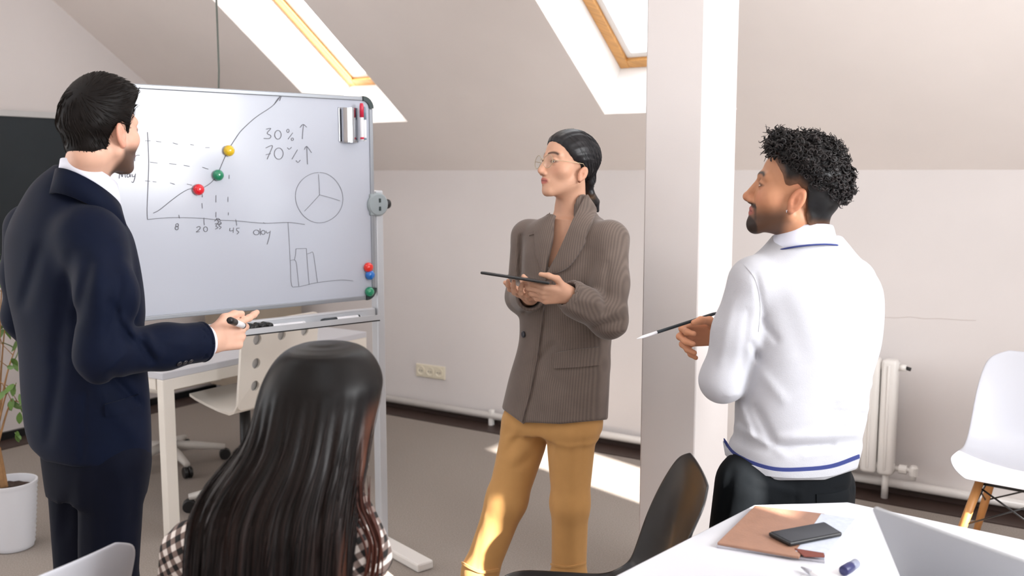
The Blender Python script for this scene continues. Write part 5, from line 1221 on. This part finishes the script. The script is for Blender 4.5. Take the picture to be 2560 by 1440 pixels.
# ================================================================== seated woman with long dark hair (nearest)
def plaid_mat():
    m = mat('black_white_plaid', (200, 190, 180), .85, noise=.05, nscale=40); nt = m.node_tree; N = nt.nodes; L = nt.links; b = N['Principled BSDF']
    tc = N.new('ShaderNodeTexCoord'); mp = N.new('ShaderNodeMapping'); mp.inputs['Rotation'].default_value = (.25, .5, .3); L.new(tc.outputs['Object'], mp.inputs[0])
    def waves(dr, sc):
        w = N.new('ShaderNodeTexWave'); w.wave_type = 'BANDS'; w.bands_direction = dr; w.inputs['Scale'].default_value = sc; w.inputs['Distortion'].default_value = .5; L.new(mp.outputs[0], w.inputs[0])
        r = N.new('ShaderNodeMapRange'); r.inputs[1].default_value = .42; r.inputs[2].default_value = .58; L.new(w.outputs['Fac'], r.inputs[0]); return r.outputs[0]
    a, c = waves('X', 13), waves('Z', 13); s = N.new('ShaderNodeMath'); s.operation = 'ADD'; L.new(a, s.inputs[0]); L.new(c, s.inputs[1])
    cr = N.new('ShaderNodeValToRGB'); cr.color_ramp.elements[0].color = (*lin((18, 16, 17)), 1); cr.color_ramp.elements[1].color = (*lin((226, 218, 212)), 1); e = cr.color_ramp.elements.new(.5); e.color = (*lin((120, 104, 98)), 1)
    h = N.new('ShaderNodeMath'); h.operation = 'MULTIPLY'; h.inputs[1].default_value = .5; L.new(s.outputs[0], h.inputs[0]); L.new(h.outputs[0], cr.inputs[0]); L.new(cr.outputs[0], b.inputs['Base Color']); return m
def seated_woman():
    Y = 1.82; SK = (214, 164, 138)
    hy = math.radians(6); f = np.array([math.sin(hy), math.cos(hy), 0]); r = np.array([f[1], -f[0], 0])
    H = Head(at(806, 1022, 1.84), (math.sin(hy + .1), math.cos(hy + .1)), pitch=math.radians(-4), scale=.98, male=False)
    nb = at(770, 1235, 1.80); H.nb = nb; H.nr = (.05, .055)
    sL, sR = at(478, 1375, 1.86), at(868, 1372, 1.74); eL, eR = at(432, 1700, 1.90), at(905, 1690, 1.80); wL, wR = at(560, 1760, 2.10), at(880, 1750, 2.02)
    hip = at(700, 1960, 1.80); zseat = .45
    hipc = np.array([hip[0], 1.80, .525]); kL = hipc + f * .38 - r * .07 - ZV * .03; kR = hipc + f * .38 + r * .05 - ZV * .03; aL = kL * [1, 1, 0] + f * .03 + ZV * .08; aR = kR * [1, 1, 0] + f * .03 + ZV * .08
    bl = Loft([(nb[2] + .03, nb[0], nb[1], .06, .055), (nb[2] - .03, nb[0], nb[1], .11, .07), (nb[2] - .14, nb[0] - .01, nb[1] + .0, .155, .095), (.78, hipc[0], 1.80, .135, .095), (.62, hipc[0], 1.80, .145, .105), (.48, hipc[0], 1.80, .15, .12)], r)
    def fb(p):
        d = smin(bl(p), cap(p, H.w((0, -.02, -.065)), nb, .05, .056), .03)
        for a, c, ra, rb in ((sL, eL, .044, .038), (eL, wL, .038, .027), (sR, eR, .044, .038), (eR, wR, .038, .027), (hipc - r * .08, kL, .075, .055), (hipc + r * .08, kR, .075, .055), (kL, aL, .052, .036), (kR, aR, .052, .036)): d = smin(d, cap(p, a, c, ra, rb), .03)
        return d
    HL = hand_pieces(wL, f, ZV, 'L', [(15, 15, 10)] * 4, s=.9); HR = hand_pieces(wR, f, ZV, 'R', [(15, 15, 10)] * 4, s=.9)
    def fall(p): return smin(fb(p), smin(hand_sdf(p, HL), hand_sdf(p, HR), .005), .012)
    zc = nb[2] + .04
    hd = sdf_mesh(lambda p: smin(H.sdf(p), fb(p), .02), [H.O[0] - .16, H.O[1] - .16, zc], H.O + .16, .004)
    rest = sdf_mesh(fall, [-.75, 1.5, .03], [-.05, 2.45, zc + .012], .0085)
    V, F = join([hd, rest]); q = H.loc(V); near = nrm(q) < .17; c = np.repeat(np.array([lin(SK)]), len(V), 0); fc = face_cols(q, SK, (186, 96, 90), (50, 36, 30)); c[near] = fc[near]
    root = obj('person', V, F, M['skin'], None, True, cols=c, origin=(hipc[0], 1.80, 0), label='seated woman with long dark hair and a black and white plaid shirt, seen from behind', cat='person')
    eyes(H, root)
    # plaid shirt
    FD = folds([(430, 1300, 410, 1440, -.004, 12), (880, 1330, 930, 1420, .006, 14), (900, 1300, 880, 1440, -.005, 10), (850, 1390, 900, 1440, .005, 10)])
    def fsh(p):
        d = bl(p, .016); d = smin(d, cap(p, sL, sR, .048), .05)
        d = smin(d, chain(p, [sL, eL, wL + (eL - wL) * .1], [.060, .052, .040], .02), .02); d = smin(d, chain(p, [sR, eR, wR + (eR - wR) * .1], [.060, .052, .040], .02), .02)
        d = smax(d, .56 - p[:, 2], .006); d = smax(d, -cap(p, nb, H.w((0, -.02, -.06)), .062), .004); return d - FD(p)
    v, fa = sdf_mesh(fsh, [-.78, 1.5, .53], [-.1, 2.2, 1.05], .0065); M['plaid'] = plaid_mat(); obj('plaid_shirt', v, fa, M['plaid'], root, True, label='black and white plaid shirt')
    def ftr(p):
        d = Loft([(.66, hipc[0], 1.80, .155, .115), (.5, hipc[0], 1.80, .17, .14), (.46, hipc[0], 1.80, .16, .13)], r)(p)
        for s_, k_, a_ in ((-1, kL, aL), (1, kR, aR)): d = smin(d, chain(p, [hipc + r * .085 * s_, k_, a_], [.085, .066, .05], .03), .03)
        return smax(d, .06 - p[:, 2], .005)
    v, fa = sdf_mesh(ftr, [-.75, 1.5, .02], [-.1, 2.45, .72], .010); obj('trousers', v, fa, M['jeans'], root, True)
    for a in (aL, aR):
        h = a * np.array([1, 1, 0])
        def fs(p, h=h): return np.maximum(smin(cap(p, h + ZV * .09, h + ZV * .05, .043, .04), cap(p, h + ZV * .034 - f * .03, h + ZV * .026 + f * .15, .04, .032), .03), .001 - p[:, 2])
        sv, sf = sdf_mesh(fs, h - np.array([.25, .25, .01]), h + np.array([.25, .25, .2]), .01); obj('shoe', sv, sf, M['white'], root, True)
    # long hair
    rows = [(856, 812, .020, .020, 1.85), (862, 812, .050, .055, 1.85), (876, 812, .076, .085, 1.84), (905, 812, .098, .105, 1.84), (950, 808, .114, .116, 1.83), (1000, 797, .118, .116, 1.82), (1050, 784, .118, .108, 1.80), (1100, 768, .121, .096, 1.775), (1150, 747, .131, .088, 1.75), (1200, 722, .142, .082, 1.73), (1250, 702, .151, .078, 1.715), (1300, 689, .155, .074, 1.70), (1370, 680, .156, .070, 1.69), (1450, 672, .154, .066, 1.68), (1600, 660, .146, .060, 1.675), (1720, 655, .125, .048, 1.675)]
    hl = Loft(pkeys(rows, Y), r, 2.15)
    def ang(p):
        K = hl.K; cx = np.interp(p[:, 2], K[:, 0], K[:, 1]); cy = np.interp(p[:, 2], K[:, 0], K[:, 2]); a = np.interp(p[:, 2], K[:, 0], K[:, 3])
        dx, dy = p[:, 0] - cx, p[:, 1] - cy; return (dx * r[0] + dy * r[1]) / (a + 1e-6), dx * hl.f[0] + dy * hl.f[1]
    def fhair(p):
        d = hl(p); u, dy = ang(p); low = smooth01(1.16 - p[:, 2], 0, .16)
        d = d - (.0022 * smooth01(1.17 - p[:, 2], 0, .10) + .0035 * low) * (np.sin(u * 17 + 2.0 * np.sin(p[:, 2] * 7)) + .7 * np.sin(u * 41 + 3 * p[:, 2] * 6)) * .6
        q = H.loc(p); d = smax(d, -smax(ell(q, (0, .11, -.04), (.062, .10, .085)), -.5 + 0 * d, .01), .01)
        return d
    v, fa = sdf_mesh(fhair, [-.72, 1.52, .55], [-.15, 2.02, 1.25], .0042)
    u, dy = ang(v); k = .5 + .5 * np.sin(u * 60 + 9 * np.sin(u * 7) + v[:, 2] * 4); low = smooth01(1.10 - v[:, 2], 0, .25)
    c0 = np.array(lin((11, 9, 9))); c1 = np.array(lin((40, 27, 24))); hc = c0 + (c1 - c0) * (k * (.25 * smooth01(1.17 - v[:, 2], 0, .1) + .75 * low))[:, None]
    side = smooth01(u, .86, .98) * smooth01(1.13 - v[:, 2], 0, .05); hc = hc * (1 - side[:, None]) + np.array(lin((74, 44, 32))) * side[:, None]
    M['hair_long'] = mat('long_dark_hair', (24, 20, 20), .44, spec=.2, attr='Col', noise=.25, nscale=50, stretch=(1, 1, .12))
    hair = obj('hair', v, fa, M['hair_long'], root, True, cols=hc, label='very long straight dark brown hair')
    rg = np.random.default_rng(21); top = v[(v[:, 2] > .80) & (v[:, 2] < 1.13) & (v[:, 1] < 1.95)]
    def tip(r0):
        u0, d0 = ang(r0[None]); z1 = max(.62, r0[2] - .12 - .22 * rg.random()); z = np.linspace(r0[2], z1, 8); K = hl.K
        cx = np.interp(z, K[:, 0], K[:, 1]); cy = np.interp(z, K[:, 0], K[:, 2]); a = np.interp(z, K[:, 0], K[:, 3]); b0 = np.interp(r0[2], K[:, 0], K[:, 4]); bb = np.interp(z, K[:, 0], K[:, 4])
        P = np.stack([cx, cy, z], 1) + (u0[0] * a)[:, None] * r + (d0[0] / b0 * bb)[:, None] * hl.f
        N = grad(fhair, P); return P - N * (fhair(P) - .0015)[:, None]
    sv, sf = strands(top[rg.choice(len(top), 900)], tip, .0011, sides=3)
    kc = np.repeat(rg.random(900), len(sv) // 900 + 1)[:len(sv)]
    obj('hair_strand', sv, sf, M['hair_long'], hair, True, cols=np.array(lin((11, 9, 9))) + kc[:, None] * np.array(lin((36, 25, 22))), kind='stuff')
    # loose side lock on the right
    L = [at(900, 1190, 1.70), at(902, 1260, 1.69), at(922, 1310, 1.685), at(938, 1360, 1.68), at(934, 1420, 1.68), at(920, 1480, 1.68)]
    mb = MB()
    for k_ in range(16):
        o_ = np.array([.0022 * (k_ - 8), .003 * ((k_ * 2) % 3 - 1), 0]); mb.tube(resamp3([q_ + o_ * (1 + .4 * math.sin(j_ + k_)) for j_, q_ in enumerate(L)], 18), np.r_[np.linspace(.0004, .0024, 9), np.linspace(.0024, .0006, 9)], 5)
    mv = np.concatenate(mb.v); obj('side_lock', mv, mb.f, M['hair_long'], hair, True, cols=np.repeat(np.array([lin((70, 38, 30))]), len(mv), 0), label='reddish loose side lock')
    sc = hipc * [1, 1, 0] - f * .0
    shell_chair('shell_chair', sc - f * .03, f[:2], M['shell_white'], 'white moulded chair under the seated woman')
    return root
seated_woman()
# ================================================================== front table and loose chairs
def chairs():
    tp = hitp(2530, 884, ZV, .83)
    c = np.array([1.935, 3.52, 0]); shell_chair('shell_chair', c, (-.62, -.78), M['shell_white'], 'white moulded chair with wooden legs by the back wall')
    p = hitp(1756, 1176, ZV, .83); fc = unit(np.array([-1.0, .03, 0])); c = p + fc * .284; c[2] = 0
    shell_chair('shell_chair', c, fc[:2], M['shell_black'], 'black moulded chair at the left edge of the front table')
    p = np.array([-.822, 1.672, 0]); fc = unit(np.array([-.89, .46, 0])); c = p + fc * .284; c[2] = 0
    shell_chair('shell_chair', c, fc[:2], M['shell_white'], 'white moulded chair whose top edge shows below the man in navy')
chairs()
def front_table():
    z = .75
    P = [hitp(x, y, ZV, z)[:2] for x, y in ((1885, 1262), (2119, 1255))]
    a = unit(np.array([.226, 1.855]) - P[0]); b = unit(np.array([1.122, 2.023]) - P[1])
    poly = [P[0], P[1], P[1] + b * 1.15, P[1] + b * 1.15 + a * .85, P[0] + a * .85]
    c = np.mean(poly, 0)
    r = thing('meeting_table', (c[0], c[1], 0), 'white meeting table with clipped corner at the front', 'table')
    MB().prism(poly[::-1], z - .025, z, bev=.003).make('tabletop', M['desktop'], r)
    for q in (P[0] + a * .18 + b * .12, P[1] + b * .25 + a * .12, poly[2] - b * .1 + a * .12, poly[3] - b * .1 - a * .1, P[0] + a * .72 + b * .1):
        MB().box((q[0], q[1], (z - .025) / 2), (.045, .045, z - .025), bev=.004).make('leg', M['star'], r)
    return z
TZ = front_table()
def on(px, py, h=0.0): return hitp(px, py, ZV, TZ + h)
def slabpoly(mb, pts, z0, z1, bev=.0015): return mb.prism([(p[0], p[1]) for p in pts], z0, z1, bev=bev)
def front_items():
    # folder
    c = [on(1793, 1356, .012), on(1888, 1263, .012), on(2062, 1284, .012), on(2140, 1297, .012), on(2062, 1394, .012), on(1985, 1388, .012)]
    r = thing('folder', np.mean(c, 0) * [1, 1, 0] + ZV * TZ, 'tan leather folder with grey felt band on the front table', 'folder')
    lea = mat('tan_leather', (150, 112, 92), .5, noise=.10, nscale=30, bump=.3, bscale=160); felt = mat('grey_felt', (182, 188, 200), .9, noise=.08, nscale=90)
    o1 = [c[0], c[1], c[3], c[4]]; n_ = np.array([0, 0, 0])
    ctr = np.mean(o1, 0); base = [ctr + (q - ctr) * 1.01 for q in o1]
    slabpoly(MB(), base, TZ, TZ + .006).make('back_cover', mat('grey_board', (176, 174, 182), .7), r)
    slabpoly(MB(), [c[0], c[1], c[2], on(1998, 1391, .012)], TZ + .006, TZ + .012).make('front_cover', lea, r)
    slabpoly(MB(), [on(2052, 1284, .012), c[3], c[4], on(1988, 1378, .012)], TZ + .0055, TZ + .0125).make('felt_band', felt, r)
    slabpoly(MB(), [on(1986, 1372, .012), on(2060, 1384, .012), c[4], on(2010, 1392, .012)], TZ + .012, TZ + .0135).make('elastic_loop', mat('dark_red_brown', (110, 52, 40), .6), r)
    # phone
    ph = .0225; q = [on(1921, 1330, ph), on(2062, 1304, ph), on(2106, 1331, ph), on(1975, 1357, ph)]
    t = thing('smartphone', np.mean(q, 0) - ZV * .009, 'black smartphone lying on the tan folder', 'phone')
    slabpoly(MB(), q, TZ + .0135, TZ + ph, .003).make('body', M['black'], t)
    ctr = np.mean(q, 0); s = [ctr + (x - ctr) * .93 for x in q]; slabpoly(MB(), s, TZ + ph, TZ + ph + .0006, 0).make('screen', mat('phone_glass', (14, 15, 18), .12, spec=.35), t)
    # paper sheet
    s = [on(2005, 1440), on(2120, 1398), on(2215, 1425), on(2225, 1475), on(2060, 1490)]
    slabpoly(MB(), s, TZ, TZ + .0008, 0).make('paper_sheet', mat('paper', (240, 241, 246), .8), None, label='white sheet of paper beside the laptop', cat='paper')
    # marker with blue cap
    p = on(2108, 1428, .012); d = unit(on(2136, 1411, .012) - p)
    m = thing('marker', p, 'short dark blue capped marker on the paper', 'marker')
    R = frame_of(z=d, x=ZV)
    MB().lathe(p, [(.009, 0), (.0105, .003), (.0105, .030), (.0095, .034)], 18, R=R).make('cap', M['mk_blue'], m, True)
    MB().lathe(p + d * .032, [(.0095, 0), (.0098, .004), (.0098, .022), (.008, .024)], 18, R=R).make('barrel', mat('mk_mid', (128, 132, 150), .35), m, True)
    p = on(2003, 1418, .008); d = unit(on(2045, 1441, .008) - p); m = thing('pen', p, 'white pen with grey tip lying on the front table', 'pen'); R = frame_of(z=d, x=ZV)
    MB().lathe(p, [(.0015, 0), (.005, .02), (.0055, .03)], 12, R=R).make('tip', mat('pen_tip', (170, 170, 178), .4), m, True); MB().lathe(p + d * .03, [(.0055, 0), (.0058, .005), (.0058, .10), (.004, .105)], 12, R=R).make('barrel', M['mk_white'], m, True)
    # laptop seen from behind
    A = hitp(2178, 1268, ZV, .945); e = unit(hitp(2556, 1404, ZV, .945) - A); nb_ = np.array([e[1], -e[0], 0]); nb_ = nb_ if nb_ @ np.array([-A[0], -A[1], 0]) > 0 else -nb_
    Wd, Hl = .305, .212; dn = unit(-ZV * .86 - nb_ * .51); ln = np.cross(e, dn); ln = ln if ln @ nb_ > 0 else -ln
    r = thing('laptop', A + e * Wd / 2 + dn * Hl, 'open silver laptop seen from the back on the front table', 'laptop')
    sil = mat('silver_aluminium', (176, 179, 184), .45, metal=.25)
    def rr(w, h, rad):
        pts = []
        for cx, cy, a0 in ((w - rad, rad, -PI / 2), (w - rad, h - rad, 0), (rad, h - rad, PI / 2), (rad, rad, PI)):
            for t in np.linspace(0, PI / 2, 6): pts.append((cx + rad * math.cos(a0 + t), cy + rad * math.sin(a0 + t)))
        return pts
    dropz = (A[2] - TZ - .012) / (.86 / math.hypot(.86, .51)); Hl = dropz
    MB().prism(rr(Wd, Hl, .010), 0, -.006, to=lambda x, y, z: A + e * x + dn * y + ln * z, bev=.001).make('lid', sil, r)
    MB().prism(rr(Wd - .014, Hl - .02, .004), -.0062, -.0066, to=lambda x, y, z: A + e * (x + .007) + dn * (y + .006) + ln * z).make('screen', mat('laptop_screen', (14, 15, 18), .1), r)
    hx = A + dn * Hl
    MB().prism(rr(Wd, .212, .010), 0, .012, to=lambda x, y, z: hx * [1, 1, 0] + ZV * TZ + e * x - nb_ * y + ZV * z, bev=.001).make('base', sil, r)
    MB().tube([hx + e * .03, hx + e * (Wd - .03)], .005, 10).make('hinge', M['black'], r, True)
    kb = MB()
    for i in range(5):
        for j in range(13): kb.box(hx * [1, 1, 0] + ZV * (TZ + .0125) + e * (.024 + j * .0214) - nb_ * (.022 + i * .0195), (.0178, .016, .0014), R=[e, -nb_, ZV])
    kb.make('keyboard', M['black'], r)
    MB().prism([(.011 * math.cos(t) * (1 - .18 * math.cos(2 * t)), .012 * math.sin(t)) for t in np.linspace(0, 2 * PI, 24, endpoint=False)], 0, .0004, to=lambda x, y, z: A + e * (Wd / 2 + x) + dn * (Hl * .55 + y) + ln * z).make('lid_emblem', mat('emblem_grey', (104, 107, 112), .3), r)
front_items()
# ================================================================== potted fig at the left edge
def plant():
    c = hitp(34, 1368, ZV, 0); zt = .285; R0, R1 = .078, .104
    r = thing('potted_fig', c, 'thin weeping fig in a white ribbed pot at the left edge', 'plant')
    prof = [(R0 * .9, 0.0), (R0, .004)]
    for k in range(27):
        z = .012 + (zt - .035) * k / 26; rr = R0 + (R1 - R0) * (z / zt) ** .8; prof += [(rr + (.0026 if k % 2 else -.0012), z)]
    prof += [(R1 + .002, zt - .014), (R1 + .002, zt), (R1 - .006, zt), (R1 - .010, zt - .03), (R1 - .014, zt - .06)]
    autosmooth(MB().lathe(c, prof, 44).make('pot', mat('white_pot', (212, 213, 218), .45), r), 60)
    s = MB(); n = 30; rg = np.random.default_rng(8); V = [c + ZV * (zt - .026)]; F = []
    for ring_, q in ((.35, 1), (.7, 2), (1, 3)):
        for j in range(n): a = j * 2 * PI / n; V.append(c + np.array([math.cos(a), math.sin(a), 0]) * (R1 - .010) * ring_ + ZV * (zt - .032 + rg.normal() * .004))
    for j in range(n):
        k = (j + 1) % n; F += [[0, 1 + j, 1 + k], [1 + j, 1 + n + j, 1 + n + k, 1 + k], [1 + n + j, 1 + 2 * n + j, 1 + 2 * n + k, 1 + n + k]]
    s.add(V, F); s.make('soil', mat('potting_soil', (58, 42, 34), .95, noise=.5, nscale=120, bump=.6, bscale=300), r, True)
    bark = mat('fig_bark', (150, 112, 74), .8, noise=.2, nscale=40)
    b = c + np.array([-.03, 0, zt - .03])
    t = MB(); j1 = b + np.array([-.012, .0, .17]); j2 = j1 + np.array([.005, .01, .12])
    t.tube(smoothline([b, b + np.array([-.01, .004, .09]), j1, j2], 6), np.linspace(.013, .010, 19), 10)
    t.tube(smoothline([b + np.array([.012, .006, 0]), b + np.array([.0, .012, .08]), j1 + np.array([.006, .004, 0])], 6), np.linspace(.009, .007, 13), 8); t.make('trunk', bark, r, True)
    br = MB(); tips = []
    for px, py, dY in ((46, 850, .02), (40, 960, -.05), (60, 1010, .03), (-20, 700, 0), (8, 640, .05), (-60, 800, .03), (-90, 900, -.04), (20, 760, .10), (-40, 620, -.03)):
        e = at(px, py, c[1] + dY); m = (j2 + e) / 2 + np.array([0, 0, .03]); P = smoothline([j1 + (j2 - j1) * rg.random(), m, e], 8); br.tube(P, np.linspace(.005, .0015, len(P)), 6); tips.append(P)
        for q in (.55, .75): 
            a = P[int(len(P) * q)]; br.tube([a, a + np.array([rg.normal() * .04, rg.normal() * .04, .03 + rg.random() * .05])], [.002, .001], 5)
    br.make('branch', bark, r, True)
    lm = mat('fig_leaf', (92, 124, 58), .45, noise=.25, nscale=30); lv = None; k = 12
    def leaf_mesh():
        L, Wd = .05, .011; V = []; F = []
        for i in range(7):
            s_ = i / 6; w = Wd * math.sin(PI * min(1, s_ * .97 + .03)) ** .8; y = L * s_; z = -.012 * s_ * s_
            V += [(-w, y, z + .003), (0, y, z), (w, y, z + .003)]
        for i in range(6): F += [[3 * i, 3 * i + 1, 3 * i + 4, 3 * i + 3], [3 * i + 1, 3 * i + 2, 3 * i + 5, 3 * i + 4]]
        return V, F
    V, F = leaf_mesh(); me = bpy.data.meshes.new('leaf'); me.from_pydata(V, [], F); me.materials.append(lm); me.polygons.foreach_set('use_smooth', np.ones(len(me.polygons), bool))
    spots = []
    for P in tips:
        for _ in range(5): spots.append(P[rg.integers(len(P) // 2, len(P))] + rg.normal(size=3) * .008)
    spots += [at(44, 1078, c[1] - .03), at(36, 1082, c[1]), at(50, 1000, c[1]), at(48, 985, c[1]), at(44, 1015, c[1] + .01), at(50, 1030, c[1] - .01), at(6, 650, c[1]), at(4, 668, c[1])]
    for p in spots:
        o = bpy.data.objects.new('leaf', me); COL.objects.link(o); place(o, p, r); o.rotation_euler = (rg.normal() * .5 - .9, rg.normal() * .5, rg.random() * 6.3); s_ = .8 + .5 * rg.random(); o.scale = (s_, s_, s_)
plant()
